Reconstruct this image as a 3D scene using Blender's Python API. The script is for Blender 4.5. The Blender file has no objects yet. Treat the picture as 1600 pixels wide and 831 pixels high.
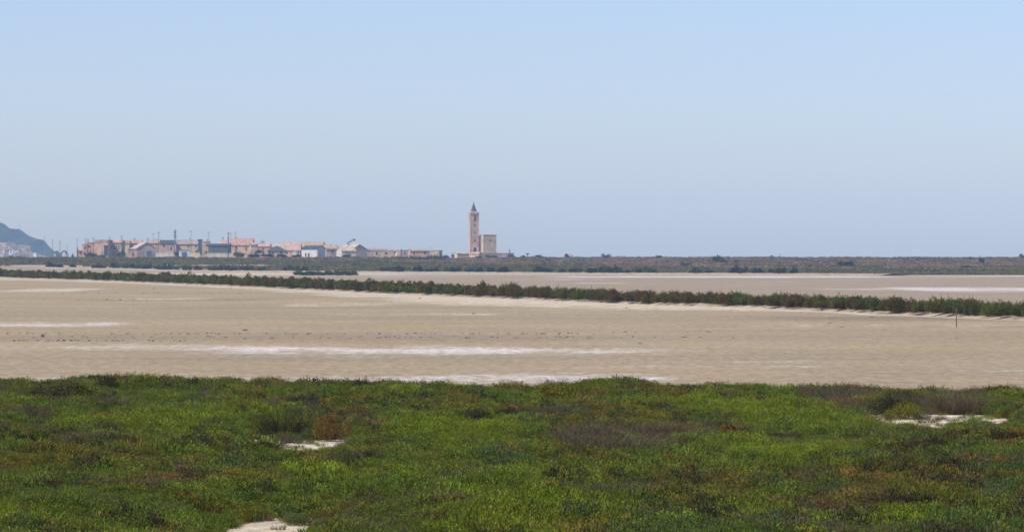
import bpy, math, random
import numpy as np

# ---------------------------------------------------------------- frame of reference
F, H, CX, HY = 6900.0, 6.0, 800.0, 402.0      # focal length in photo pixels, eye height, centre column, horizon row
R = math.radians
scene = bpy.context.scene
COL = scene.collection


def at(px, py, d):
    return ((px - CX) / F * d, d, H + (HY - py) / F * d)


def dist(py, z=0.0):
    return F * (H - z) / (py - HY)


# ---------------------------------------------------------------- noise
def _hash(i, j, s):
    n = (i.astype(np.int64) * 374761393 + j.astype(np.int64) * 668265263 + s * 2147483647) & 0x7fffffff
    n = ((n ^ (n >> 13)) * 1274126177) & 0x7fffffff
    n = n ^ (n >> 16)
    return (n & 0xffffff) / float(0xffffff)


def vnoise(x, y, s=0):
    x = np.asarray(x, float); y = np.asarray(y, float)
    i = np.floor(x); j = np.floor(y); fx = x - i; fy = y - j
    fx = fx * fx * (3 - 2 * fx); fy = fy * fy * (3 - 2 * fy)
    a = _hash(i, j, s); b = _hash(i + 1, j, s); c = _hash(i, j + 1, s); d = _hash(i + 1, j + 1, s)
    return (a * (1 - fx) + b * fx) * (1 - fy) + (c * (1 - fx) + d * fx) * fy


def fbm(x, y, s=0, o=4):
    v = 0; a = 0.5; t = 0
    for k in range(o):
        v = v + a * vnoise(np.asarray(x) * 2 ** k + 17.3 * k, np.asarray(y) * 2 ** k - 9.1 * k, s + k); t += a; a *= 0.5
    return v / t


def sstep(a, b, x):
    t = np.clip((x - a) / (b - a), 0, 1)
    return t * t * (3 - 2 * t)


# ---------------------------------------------------------------- terrain
DYKE = [(-260, 429.2), (-60, 432.0), (0, 433.5), (200, 440), (400, 448.5), (600, 458), (800, 466.5), (1000, 475), (1200, 481.5),
        (1400, 491), (1600, 500), (1720, 505), (1900, 513)]
DYKE_W = [((p - CX) / F * dist(q), dist(q)) for p, q in DYKE]
FAR_DYKE = [(60, 423.0), (200, 423.5), (400, 425), (560, 426), (700, 427), (900, 428.2), (1100, 429), (1385, 430.4)]
FAR_W = [((p - CX) / F * dist(q), dist(q)) for p, q in FAR_DYKE]
# bare salty hollows among the plants: centre x, centre y, half width, half depth (metres)
HOLLOWS = [(-5.45, 94.6, 1.1, 6.8), (-6.3, 139.5, 1.3, 6.6), (-8.3, 140.0, 0.8, 6.0), (14.3, 161.5, 1.7, 9.0), (16.6, 163.5, 1.8, 8.0), (3.95, 132.5, 0.8, 3.0)]


def hollow(x, y):
    v = np.zeros_like(np.asarray(x, float))
    wob = 0.75 * (fbm(np.asarray(x) * 1.7, np.asarray(y) * 0.6, 71, 4) - 0.5)
    for cx, cy, a, b in HOLLOWS:
        r = np.sqrt(((x - cx) / a) ** 2 + ((y - cy) / b) ** 2) + wob
        v = np.maximum(v, 1 - sstep(0.85, 1.1, r))
    return v


def hollow_basin(x, y):
    v = np.zeros_like(np.asarray(x, float))
    for cx, cy, a, b in HOLLOWS:
        r = np.sqrt(((x - cx) / (a + 1.2)) ** 2 + ((y - cy) / (b + 4)) ** 2)
        v = np.maximum(v, 1 - sstep(0.7, 1.15, r))
    return v


def marsh_edge(x):
    """distance at which the green marsh stops and the dry pan begins"""
    return 196.5 - 0.34 * np.maximum(np.asarray(x) + 8, 0) + 11 * (fbm(np.asarray(x) / 5.0, 0 * np.asarray(x), 5, 3) - 0.5)


def terrain(x, y):
    x = np.asarray(x, float); y = np.asarray(y, float)
    t = np.clip((y - 1880) / 540.0, 0, 1)
    z = 5.45 * t ** 0.9 + 0.5 * t * (fbm(x / 60, y / 60, 3) - 0.5)
    land = 1 - sstep(-0.100, -0.088, x / np.maximum(y, 1))
    z = z - (1 - land) * sstep(3100, 3500, y) * 9 - land * sstep(8300, 8900, y) * 9
    m = 1 - sstep(-3, 2, y - marsh_edge(x))
    z = z + m * (0.05 + 0.8 * (fbm(x / 7, y / 10, 11, 3) - 0.38)) * (1 - hollow_basin(x, y))
    return z


def band(x, y, x0, x1, y0, y1, s, wob=0.009, fe=0.45):
    """a deposit on the ground between two distances; edges wander"""
    near, far = dist(y1), dist(y0); dm = (near + far) / 2
    xa, xb = (x0 - CX) / F * dm, (x1 - CX) / F * dm
    yy = y * (1 + wob * 2 * (fbm(x / (dm * 0.02), y / (dm * 0.06), int(x0 + y0 * 7) % 97, 3) - 0.5))
    w = (far - near) * fe + 1e-3; wx = (xb - xa) * 0.18
    e = sstep(near - w, near + w, yy) * (1 - sstep(far - w, far + w, yy))
    return s * e * sstep(xa - wx, xa + wx, x) * (1 - sstep(xb - wx, xb + wx, x))


def dyke_y(x, line):
    xs = [p[0] for p in line]; ys = [p[1] for p in line]
    return np.interp(x, xs, ys)


# ---------------------------------------------------------------- object helpers
def link(o, parent=None):
    COL.objects.link(o)
    if parent is not None:
        o.parent = parent
    return o


def tag(o, label=None, cat=None, group=None, kind=None):
    if label: o['label'] = label
    if cat: o['category'] = cat
    if group: o['group'] = group
    if kind: o['kind'] = kind
    return o


def empty(name, loc, rz=0):
    o = bpy.data.objects.new(name, None); o.location = loc; o.rotation_euler = (0, 0, rz); o.empty_display_size = 0.5
    return link(o)


def np_mesh(name, verts, faces, mat=None, attrs=None, smooth=False):
    """faces: list of arrays (n,k) of the same k each"""
    me = bpy.data.meshes.new(name)
    verts = np.asarray(verts, np.float32)
    if not isinstance(faces, list): faces = [faces]
    nl = sum(f.size for f in faces); nf = sum(len(f) for f in faces)
    me.vertices.add(len(verts)); me.vertices.foreach_set('co', verts.ravel())
    me.loops.add(nl); me.polygons.add(nf)
    me.loops.foreach_set('vertex_index', np.concatenate([f.ravel() for f in faces]).astype(np.int32))
    st = []; p = 0
    for f in faces:
        st.append(p + np.arange(len(f)) * f.shape[1]); p += f.size
    me.polygons.foreach_set('loop_start', np.concatenate(st).astype(np.int32))
    me.update(calc_edges=True)
    if smooth: me.polygons.foreach_set('use_smooth', np.ones(nf, bool))
    for k, v in (attrs or {}).items():
        a = me.attributes.new(k, 'FLOAT', 'POINT'); a.data.foreach_set('value', np.asarray(v, np.float32))
    if mat: me.materials.append(mat)
    me.validate()
    return me


class MB:
    """collects solids in plain lists and links them as one mesh object"""
    def __init__(s): s.v = []; s.f = []

    def add(s, vs, fs):
        b = len(s.v); s.v += [tuple(p) for p in vs]; s.f += [tuple(i + b for i in f) for f in fs]; return s

    def box(s, x0, x1, y0, y1, z0, z1):
        return s.add([(x0, y0, z0), (x1, y0, z0), (x1, y1, z0), (x0, y1, z0), (x0, y0, z1), (x1, y0, z1), (x1, y1, z1), (x0, y1, z1)],
                     [(0, 3, 2, 1), (4, 5, 6, 7), (0, 1, 5, 4), (1, 2, 6, 5), (2, 3, 7, 6), (3, 0, 4, 7)])

    def prism(s, pts, y0, y1):
        """pts (x,z) counter-clockwise seen from -y, extruded along y"""
        n = len(pts)
        return s.add([(p[0], y0, p[1]) for p in pts] + [(p[0], y1, p[1]) for p in pts],
                     [tuple(range(n)), tuple(range(2 * n - 1, n - 1, -1))] + [((i + 1) % n, i, n + i, n + (i + 1) % n) for i in range(n)])

    def prismx(s, pts, x0, x1):
        n = len(pts)
        return s.add([(x0, p[0], p[1]) for p in pts] + [(x1, p[0], p[1]) for p in pts],
                     [tuple(range(n - 1, -1, -1)), tuple(range(n, 2 * n))] + [(i, (i + 1) % n, n + (i + 1) % n, n + i) for i in range(n)])

    def tube(s, p, q, r0, r1=None, n=8):
        r1 = r0 if r1 is None else r1
        p = np.array(p, float); q = np.array(q, float); d = q - p; d /= np.linalg.norm(d)
        a = np.cross(d, (0, 0, 1) if abs(d[2]) < 0.9 else (1, 0, 0)); a /= np.linalg.norm(a); b = np.cross(d, a)
        vs = [p + r0 * (math.cos(t) * a + math.sin(t) * b) for t in [2 * math.pi * i / n for i in range(n)]]
        vs += [q + r1 * (math.cos(t) * a + math.sin(t) * b) for t in [2 * math.pi * i / n for i in range(n)]]
        return s.add(vs, [tuple(range(n - 1, -1, -1)), tuple(range(n, 2 * n))] + [(i, (i + 1) % n, n + (i + 1) % n, n + i) for i in range(n)])

    def build(s, name, mat, parent=None):
        me = bpy.data.meshes.new(name); me.from_pydata(s.v, [], s.f); me.materials.append(mat); me.update()
        return link(bpy.data.objects.new(name, me), parent)


# ---------------------------------------------------------------- materials
def new_mat(name):
    m = bpy.data.materials.new(name); m.use_nodes = True
    nt = m.node_tree; b = nt.nodes['Principled BSDF']
    return m, nt, b


def N(nt, t, **k):
    n = nt.nodes.new(t)
    for a, v in k.items():
        if a.startswith('i_'):
            n.inputs[a[2:].replace('_', ' ')].default_value = v
        else: setattr(n, a, v)
    return n


def mixc(nt, fac, a, b):
    n = nt.nodes.new('ShaderNodeMix'); n.data_type = 'RGBA'
    for s, v in ((n.inputs[0], fac), (n.inputs[6], a), (n.inputs[7], b)):
        if isinstance(v, (int, float)): s.default_value = v
        elif isinstance(v, tuple): s.default_value = (*v, 1)
        else: nt.links.new(v, s)
    return n.outputs[2]


def mth(nt, op, a, b=None, c=None, clamp=False):
    n = nt.nodes.new('ShaderNodeMath'); n.operation = op; n.use_clamp = clamp
    for s, v in zip(n.inputs, (a, b, c)):
        if v is None: continue
        if isinstance(v, (int, float)): s.default_value = v
        else: nt.links.new(v, s)
    return n.outputs[0]


def noise(nt, scale, detail=4, rough=0.5, stretch=None, vec=None):
    if vec is None:
        g = nt.nodes.new('ShaderNodeNewGeometry'); vec = g.outputs['Position']
    if stretch:
        mp = nt.nodes.new('ShaderNodeMapping'); mp.inputs['Scale'].default_value = stretch; nt.links.new(vec, mp.inputs[0]); vec = mp.outputs[0]
    n = nt.nodes.new('ShaderNodeTexNoise'); n.inputs['Scale'].default_value = scale; n.inputs['Detail'].default_value = detail
    n.inputs['Roughness'].default_value = rough; nt.links.new(vec, n.inputs['Vector'])
    return n.outputs['Fac']


def contrast(nt, v, lo, hi):
    n = nt.nodes.new('ShaderNodeMapRange'); n.interpolation_type = 'SMOOTHSTEP'
    n.inputs['From Min'].default_value = lo; n.inputs['From Max'].default_value = hi; nt.links.new(v, n.inputs['Value'])
    return n.outputs[0]


def wall_mat(name, c, var=0.25, scale=0.5, rough=0.9):
    """weathered plaster, stone or tile: blotches and vertical runs"""
    m, nt, b = new_mat(name)
    a = noise(nt, scale, 5, 0.6, (1, 1, 0.6)); s = noise(nt, scale * 4, 3, 0.6, (1, 1, 0.25))
    dark = tuple(v * (1 - var * 1.5) for v in c); light = tuple(min(1, v * (1 + var * 0.6)) for v in c)
    col = mixc(nt, contrast(nt, a, 0.3, 0.7), dark, light)
    col = mixc(nt, mth(nt, 'MULTIPLY', contrast(nt, s, 0.5, 0.8), 0.4), col, tuple(v * 0.6 for v in c))
    nt.links.new(col, b.inputs['Base Color']); b.inputs['Roughness'].default_value = rough
    b.inputs['Specular IOR Level'].default_value = 0.2
    return m


def leaf_mat(name, instanced, transl=0.3):
    """foliage: plant colour times a per-leaf tone; the plant colour comes with each plant"""
    m, nt, b = new_mat(name)
    if instanced:
        a = N(nt, 'ShaderNodeAttribute', attribute_type='INSTANCER', attribute_name='col'); base = a.outputs['Color']
    else:
        a = N(nt, 'ShaderNodeObjectInfo'); base = a.outputs['Color']
    t = N(nt, 'ShaderNodeAttribute', attribute_type='GEOMETRY', attribute_name='tone').outputs['Fac']
    w = N(nt, 'ShaderNodeAttribute', attribute_type='GEOMETRY', attribute_name='woody').outputs['Fac']
    vm = N(nt, 'ShaderNodeVectorMath', operation='SCALE'); nt.links.new(base, vm.inputs[0])
    nt.links.new(mth(nt, 'MULTIPLY_ADD', t, 0.9, 0.55), vm.inputs['Scale'])
    warm = mixc(nt, contrast(nt, t, 0.75, 1.0), vm.outputs[0], mixc(nt, 0.3, vm.outputs[0], (0.17, 0.13, 0.035)))
    col = mixc(nt, w, warm, (0.085, 0.055, 0.035))
    nt.links.new(col, b.inputs['Base Color']); b.inputs['Roughness'].default_value = 0.8; b.inputs['Specular IOR Level'].default_value = 0.06
    tr = N(nt, 'ShaderNodeBsdfTranslucent'); nt.links.new(col, tr.inputs[0])
    mx = N(nt, 'ShaderNodeMixShader'); mx.inputs[0].default_value = transl
    nt.links.new(b.outputs[0], mx.inputs[1]); nt.links.new(tr.outputs[0], mx.inputs[2])
    nt.links.new(mx.outputs[0], nt.nodes['Material Output'].inputs[0])
    return m


LEAF_I = leaf_mat('marsh foliage', True)
LEAF_O = leaf_mat('shrub foliage', False)


# ---------------------------------------------------------------- ground
def ground_material():
    m, nt, b = new_mat('salt flat ground')
    def A(n): return N(nt, 'ShaderNodeAttribute', attribute_type='GEOMETRY', attribute_name=n).outputs['Fac']
    salt, sand, veg, farpan, scrub, dirt = (A(k) for k in ('salt', 'sand', 'veg', 'farpan', 'scrub', 'dirt'))
    big = noise(nt, 0.045, 6, 0.62); mid = noise(nt, 0.45, 6, 0.65); fine = noise(nt, 6.0, 5, 0.7); str_ = noise(nt, 0.12, 6, 0.6, (0.5, 1.6, 1))
    mud = mixc(nt, contrast(nt, big, 0.35, 0.65), (0.313, 0.245, 0.151), (0.361, 0.287, 0.184))
    mud = mixc(nt, mth(nt, 'MULTIPLY', contrast(nt, str_, 0.42, 0.66), 0.45), mud, (0.392, 0.303, 0.170))
    mud = mixc(nt, mth(nt, 'MULTIPLY', contrast(nt, mid, 0.5, 0.72), 0.35), mud, (0.226, 0.174, 0.112))
    zone = noise(nt, 0.011, 5, 0.6, (0.5, 1.3, 1)); mud = mixc(nt, mth(nt, 'MULTIPLY', contrast(nt, zone, 0.42, 0.60), 0.65), mud, (0.291, 0.235, 0.158))
    damp = noise(nt, 0.05, 7, 0.7, (0.45, 1.2, 1)); mud = mixc(nt, mth(nt, 'MULTIPLY', contrast(nt, damp, 0.53, 0.68), 0.5), mud, (0.239, 0.190, 0.133))
    far = mixc(nt, contrast(nt, str_, 0.3, 0.7), (0.275, 0.215, 0.150), (0.330, 0.265, 0.190))
    mud = mixc(nt, farpan, mud, far)
    mud = mixc(nt, mth(nt, 'MULTIPLY', dirt, contrast(nt, mid, 0.3, 0.6)), mud, (0.187, 0.152, 0.108))
    cream = mixc(nt, contrast(nt, mid, 0.35, 0.7), (0.435, 0.357, 0.242), (0.626, 0.548, 0.430))
    sandf = mth(nt, 'ADD', mth(nt, 'MULTIPLY_ADD', sand, 1.25, -0.95), mth(nt, 'ADD', mth(nt, 'MULTIPLY_ADD', mid, 2.2, -0.75), mth(nt, 'MULTIPLY_ADD', noise(nt, 0.09, 7, 0.68, (1, 0.5, 1)), 2.4, -0.85)))
    col = mixc(nt, contrast(nt, sandf, 0.0, 0.9), mud, cream)
    # salt crust: broken flakes at several sizes
    n2 = noise(nt, 1.2, 7, 0.78, (1, 0.3, 1)); n3 = noise(nt, 0.13, 7, 0.7, (1, 0.8, 1)); n4 = noise(nt, 0.03, 7, 0.68, (1, 0.45, 1))
    def spread(v): return mth(nt, 'MULTIPLY_ADD', v, 3.4, -1.2)
    sf = mth(nt, 'ADD', mth(nt, 'MULTIPLY_ADD', salt, 1.4, -1.50), mth(nt, 'ADD', mth(nt, 'MULTIPLY', spread(n2), 0.55), mth(nt, 'ADD', mth(nt, 'MULTIPLY', spread(n3), 0.6), mth(nt, 'MULTIPLY', spread(n4), 0.6))))
    white = mixc(nt, contrast(nt, n2, 0.3, 0.7), (0.479, 0.426, 0.376), (0.661, 0.618, 0.582))
    gate = contrast(nt, salt, 0.02, 0.15)
    col = mixc(nt, mth(nt, 'MULTIPLY', gate, contrast(nt, sf, 0.0, 0.9)), col, white)
    # a faint scatter of salt flecks over the whole pan
    fl = contrast(nt, noise(nt, 0.9, 7, 0.75), 0.60, 0.70)
    col = mixc(nt, mth(nt, 'MULTIPLY', fl, 0.35), col, (0.479, 0.426, 0.367))
    soil = mixc(nt, contrast(nt, mid, 0.3, 0.7), (0.05, 0.045, 0.022), (0.09, 0.07, 0.035))
    col = mixc(nt, veg, col, soil)
    sc = mixc(nt, contrast(nt, str_, 0.35, 0.65), (0.17, 0.13, 0.09), (0.209, 0.165, 0.121))
    col = mixc(nt, scrub, col, sc)
    spk = mixc(nt, contrast(nt, noise(nt, 1.5, 7, 0.82, (1, 0.25, 1)), 0.40, 0.60), (0.83, 0.825, 0.82), (1.18, 1.18, 1.19))
    mu = nt.nodes.new('ShaderNodeMix'); mu.data_type = 'RGBA'; mu.blend_type = 'MULTIPLY'; mu.inputs[0].default_value = 1
    nt.links.new(col, mu.inputs[6]); nt.links.new(spk, mu.inputs[7])
    nt.links.new(mu.outputs[2], b.inputs['Base Color']); b.inputs['Roughness'].default_value = 0.95; b.inputs['Specular IOR Level'].default_value = 0.1
    bp = N(nt, 'ShaderNodeBump'); bp.inputs['Strength'].default_value = 0.35; bp.inputs['Distance'].default_value = 0.05
    nt.links.new(mth(nt, 'ADD', fine, n2), bp.inputs['Height']); nt.links.new(bp.outputs[0], b.inputs['Normal'])
    return m


def SKIP(x, y):
    """bare strip behind the far bank, wide on the left"""
    return np.interp(x / np.maximum(y, 1), [-0.12, -0.04, -0.02], [70, 70, 0])


def build_ground():
    ys = [5, 20, 40, 60, 72]
    y = 80.0
    while y < 222: ys.append(y); y += 0.8
    while y < 3600: ys.append(y); y *= 1.0048
    while y < 9300: ys.append(y); y *= 1.04
    ys = np.array(ys)
    u = np.concatenate([-np.geomspace(1.15, 0.145, 22)[:-1], np.linspace(-0.14, 0.14, 171), np.geomspace(0.145, 1.15, 22)[1:]])
    X = u[None, :] * (ys[:, None] + 90); Y = np.repeat(ys[:, None], len(u), 1)
    x, y = X.ravel(), Y.ravel(); z = terrain(x, y)
    ny, nx = X.shape
    i = np.arange(ny - 1)[:, None] * nx + np.arange(nx - 1)[None, :]
    faces = np.stack([i, i + 1, i + nx + 1, i + nx], -1).reshape(-1, 4)
    edge = marsh_edge(x)
    veg = 1 - sstep(-0.5, 2.0, y - edge); hl = hollow(x, y)
    sgn = y - dyke_y(x, DYKE_W)
    farpan = sstep(0, 10, sgn)
    scrub = sstep(-10, 40, y - dyke_y(x, FAR_W) - SKIP(x, y)) * sstep(1400, 1500, y)
    s = np.zeros_like(x)
    for b in [(-120, 200, 503, 512, .78), (60, 270, 505.5, 508, .5), (-120, 240, 529, 552, .56), (-120, 60, 533, 538, .6), (120, 420, 538, 549, .62),
              (330, 900, 540, 554, .86), (600, 1200, 542, 556, .64), (900, 1350, 545, 551, .42), (100, 1000, 549, 562, .4),
              (820, 1300, 559, 569, .5), (950, 1560, 566, 579, .54), (1150, 1700, 571, 585, .5), (800, 1050, 572, 576, .42),
              (240, 980, 583, 603, .8), (-100, 400, 584, 598, .6), (620, 1060, 582, 596, .8), (1080, 1500, 582, 588, .3),
              (1250, 1330, 545, 549, .4), (1160, 1260, 541, 545, .35), (250, 640, 553, 556, .3), (860, 1000, 580, 583, .5),
              # the pan beyond the dyke
              (840, 1420, 431.0, 434.2, 1.0), (1180, 1560, 432.4, 434.0, .6), (1240, 1480, 449, 454, .62), (1380, 1800, 448.2, 456.5, .98),
              (770, 960, 435, 438, .6), (1080, 1260, 439.4, 442, .55), (560, 800, 431, 434, .55), (1500, 1700, 430, 432.5, .8),
              (890, 990, 441.5, 443.5, .6), (1280, 1420, 437, 438.5, .5), (1100, 1250, 444, 445.5, .5),
              (470, 700, 427.5, 430.5, .5)]:
        s = np.maximum(s, band(x, y, *b))
    near_s = s * (1 - farpan); far_s = s * farpan
    salt = np.where(y < 1500, np.where(sgn > 0, far_s, near_s), s)
    salt = salt * (1 - veg)
    veg = veg * (1 - hl)
    # pale shore below the dyke, wider in the middle
    k = np.interp(x / y, [-0.116, -0.07, -0.045, -0.015, 0.015, 0.045, 0.07, 0.115], [0.06, 0.06, 0.11, 0.24, 0.18, 0.12, 0.06, 0.03])
    off = -sgn / np.maximum(y, 1) * (1 + 0.6 * (fbm(x / 14, y / 30, 9, 3) - 0.5))
    sand = np.where((sgn < 6), (1 - 0.8 * sstep(k * 0.3, k * 1.2, off) - 0.2 * sstep(k, k * 1.5, off)) * np.interp(x / y, [-0.12, -0.05, 0.0, 0.12], [0.85, 0.8, 1.0, 0.85]), 0)
    sand = np.maximum(sand, band(x, y, 10, 150, 450.5, 456, .75)); sand = np.maximum(sand, band(x, y, -60, 300, 435, 439, .6))
    sand = np.maximum(sand, band(x, y, 440, 640, 473, 478, .55)); sand = np.maximum(sand, band(x, y, 180, 330, 465, 469, .45))
    sand = np.maximum(sand, band(x, y, 500, 800, 489, 493, .38)); sand = np.maximum(sand, band(x, y, 1150, 1600, 505, 511, .35))
    fs = np.maximum(band(x, y, 200, 660, 425.5, 430.5, .8), band(x, y, 1380, 1800, 428.2, 431.4, .95))
    fs = np.maximum(fs, band(x, y, 560, 1400, 426.8, 430.2, .55))
    sand = np.maximum(sand, fs)
    dirt = np.maximum(band(x, y, 1180, 1700, 494.5, 500.5, .9), band(x, y, 0, 900, 521, 533, .38))
    dirt = np.maximum(dirt, band(x, y, 150, 420, 467, 470, .6)); dirt = np.maximum(dirt, band(x, y, 1430, 1700, 508, 511, .7))
    pale = (y > 2050) * (y < 2095) * (x / y < -0.02) * (fbm(x / 30, y / 30, 8) > 0.42)
    scrub = scrub * (1 - 0.9 * pale); sand = np.maximum(sand, 0.85 * pale)
    sand = np.maximum(sand * (1 - veg), hl * 0.98)
    me = np_mesh('ground', np.stack([x, y, z], -1), faces, ground_material(), smooth=True,
                 attrs=dict(salt=salt, sand=sand, veg=veg, farpan=farpan, scrub=scrub, dirt=dirt))
    tag(link(bpy.data.objects.new('ground', me)), 'flat pale brown salt pan with white salt streaks', kind='structure')


build_ground()

m, nt, b = new_mat('sea water')
b.inputs['Base Color'].default_value = (0.03, 0.09, 0.13, 1); b.inputs['Roughness'].default_value = 0.3
sx = np.array([[-900., 3300, -1.2], [9000, 3300, -1.2], [10800, 9400, -1.2], [-10800, 9400, -1.2]])
tag(link(bpy.data.objects.new('sea', np_mesh('sea', sx, np.array([[0, 1, 2, 3]]), m))), kind='structure')


# ---------------------------------------------------------------- earth dykes
def build_dyke(name, line, w, h, mat, seed, step):
    pts = []
    for (x0, y0), (x1, y1) in zip(line[:-1], line[1:]):
        n = max(1, int(math.hypot(x1 - x0, y1 - y0) / step))
        pts += [(x0 + (x1 - x0) * i / n, y0 + (y1 - y0) * i / n) for i in range(n)]
    pts.append(line[-1]); p = np.array(pts)
    t = np.gradient(p, axis=0); t /= np.linalg.norm(t, axis=1)[:, None]; nrm = np.stack([-t[:, 1], t[:, 0]], -1)
    nrm *= np.sign(nrm[:, 1])[:, None]
    prof = [(-0.55, -0.15), (-0.25, 0.22), (0.0, 0.62), (0.3, 0.95), (0.6, 1.0), (0.9, 0.8), (1.25, 0.2), (1.5, -0.15)]
    V = []
    for j, (o, zz) in enumerate(prof):
        jit = (fbm(p[:, 0] / 2.2, p[:, 1] / 2.2 + j * 3.1, seed, 3) - 0.5)
        q = p + nrm * (o * w + jit * w * 0.7)[:, None]
        z = zz * h + (jit * h * 0.5 if 0 < j < len(prof) - 1 else 0 * jit) + terrain(q[:, 0], q[:, 1])
        V.append(np.concatenate([q, z[:, None]], 1))
    V = np.stack(V, 1); n, k, _ = V.shape
    i = np.arange(n - 1)[:, None] * k + np.arange(k - 1)[None, :]
    f = np.stack([i, i + k, i + k + 1, i + 1], -1).reshape(-1, 4)
    o = link(bpy.data.objects.new(name, np_mesh(name, V.reshape(-1, 3), f, mat)))
    return o


DM, nt, b = new_mat('dyke earth')
c = mixc(nt, contrast(nt, noise(nt, 0.8, 5, 0.6), 0.35, 0.65), (0.22, 0.165, 0.11), (0.50, 0.41, 0.29))
c = mixc(nt, contrast(nt, noise(nt, 2.3, 5, 0.6), 0.55, 0.7), c, (0.16, 0.11, 0.07))
nt.links.new(c, b.inputs['Base Color']); b.inputs['Roughness'].default_value = 1
tag(build_dyke('dyke_bank', DYKE_W, 2.0, 0.28, DM, 21, 0.9), 'long low earth bank carrying the hedge between the two pans', kind='structure')
tag(build_dyke('dyke_bank', FAR_W, 7, 0.6, DM, 22, 4.0), 'far low earth bank under a row of dark bushes', kind='structure')


# ---------------------------------------------------------------- plant meshes
def leaves(P_, n_dir, ln, wd, rng):
    """one bent diamond per point: P_ (n,3) centres, n_dir (n,3) long directions"""
    n = len(P_)
    d = n_dir / np.linalg.norm(n_dir, axis=1)[:, None]
    r = rng.normal(size=(n, 3)); s = np.cross(d, r); s /= np.linalg.norm(s, axis=1)[:, None] + 1e-9
    ln = np.broadcast_to(ln, (n,))[:, None]; wd = np.broadcast_to(wd, (n,))[:, None]
    a = P_ - d * ln / 2; c = P_ + d * ln / 2; l = P_ + s * wd / 2; q = P_ - s * wd / 2
    V = np.stack([a, l, c, q], 1).reshape(-1, 3)
    f = (np.arange(n) * 4)[:, None] + np.arange(4)[None, :]
    return V, f


def blades(n, rad, h0, h1, wid, lean, rng):
    """upright two-segment stems"""
    r = rad * np.sqrt(rng.random(n)); a = rng.random(n) * 2 * np.pi
    bx, by = r * np.cos(a), r * np.sin(a); h = (h0 + (h1 - h0) * rng.random(n)) * (1 - 0.35 * (r / rad) ** 2)
    la = a + rng.normal(size=n) * 0.8; L = lean * h * (0.3 + rng.random(n)) * (0.4 + r / rad)
    dx, dy = np.cos(la) * L, np.sin(la) * L
    wa = rng.random(n) * np.pi; wx, wy = np.cos(wa) * wid / 2, np.sin(wa) * wid / 2
    z0 = np.zeros(n) - 0.03
    V = np.stack([np.stack([bx - wx, by - wy, z0], -1), np.stack([bx + wx, by + wy, z0], -1),
                  np.stack([bx + dx * .35 + wx, by + dy * .35 + wy, h * .6], -1), np.stack([bx + dx * .35 - wx, by + dy * .35 - wy, h * .6], -1),
                  np.stack([bx + dx + wx * .3, by + dy + wy * .3, h], -1), np.stack([bx + dx - wx * .3, by + dy - wy * .3, h], -1)], 1).reshape(-1, 3)
    k = np.arange(n) * 6
    f = np.concatenate([np.stack([k, k + 1, k + 2, k + 3], -1), np.stack([k + 3, k + 2, k + 4, k + 5], -1)])
    return V, f


def join(parts):
    V = []; Fc = []; tone = []; wood = []; b = 0
    for v, f, t, w in parts:
        V.append(v); Fc.append(f + b); tone.append(t); wood.append(np.full(len(v), float(w))); b += len(v)
    return np.concatenate(V), np.concatenate(Fc), np.concatenate(tone), np.concatenate(wood)


def bush_mesh(name, rng, rad, hgt, lobes, n, ln, wd, up=0.5, twigs=0, mat=LEAF_O, fill=0.6, sprig=0):
    """ragged shrub: leaves scattered through many lobes of different size, gaps left between them"""
    C = []; 
    for i in range(lobes):
        a = rng.random() * 2 * np.pi; r = rad * 0.72 * math.sqrt(rng.random())
        hz = hgt * (0.25 + 0.5 * rng.random()) * (1 - 0.45 * (r / rad) ** 2)
        C.append((r * math.cos(a), r * math.sin(a), hz, rad * (0.26 + 0.22 * rng.random()), hgt * (0.22 + 0.2 * rng.random()), rng.random()))
    C = np.array(C); k = rng.integers(0, lobes, n)
    d = rng.normal(size=(n, 3)); d /= np.linalg.norm(d, axis=1)[:, None]
    rr = fill + (1.08 - fill) * rng.random(n) ** 0.7
    P_ = C[k, :3] + d * rr[:, None] * C[k][:, [3, 3, 4]]
    P_[:, 2] = np.maximum(P_[:, 2], 0.02 * hgt + 0.1 * hgt * rng.random(n))
    dirs = d * (1 - up) + np.array([0, 0, 1]) * up + rng.normal(size=(n, 3)) * 0.35
    v, f = leaves(P_, dirs, ln * (0.6 + 0.8 * rng.random(n)), wd * (0.6 + 0.8 * rng.random(n)), rng)
    t = np.repeat(np.clip(0.55 * C[k, 5] + 0.45 * rng.random(n), 0, 1), 4)
    parts = [(v, f, t, 0)]
    if sprig:
        top = P_[np.argsort(-P_[:, 2])[:sprig * 3]][rng.permutation(sprig * 3)[:sprig]]
        for j in range(4):
            v2, f2 = leaves(top + np.array([0, 0, 1]) * ln * (0.5 + 0.55 * j) + rng.normal(size=top.shape) * ln * 0.12, np.array([0, 0, 1.]) + rng.normal(size=top.shape) * .3, ln * .8, wd * .8, rng)
            parts.append((v2, f2, np.repeat(rng.random(len(top)), 4), 0))
    if twigs:
        e = P_[rng.integers(0, n, twigs)] * 0.95; s0 = rng.normal(size=(twigs, 3)) * [rad * .3, rad * .3, 0]
        mid = (e + s0) / 2; v3, f3 = leaves(mid, e - s0, np.linalg.norm(e - s0, axis=1), wd * 0.5, rng)
        parts.append((v3, f3, np.full(len(v3), .5), 1))
    V, Fc, T, W = join(parts)
    return np_mesh(name, V, Fc, mat, dict(tone=T, woody=W))


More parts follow.
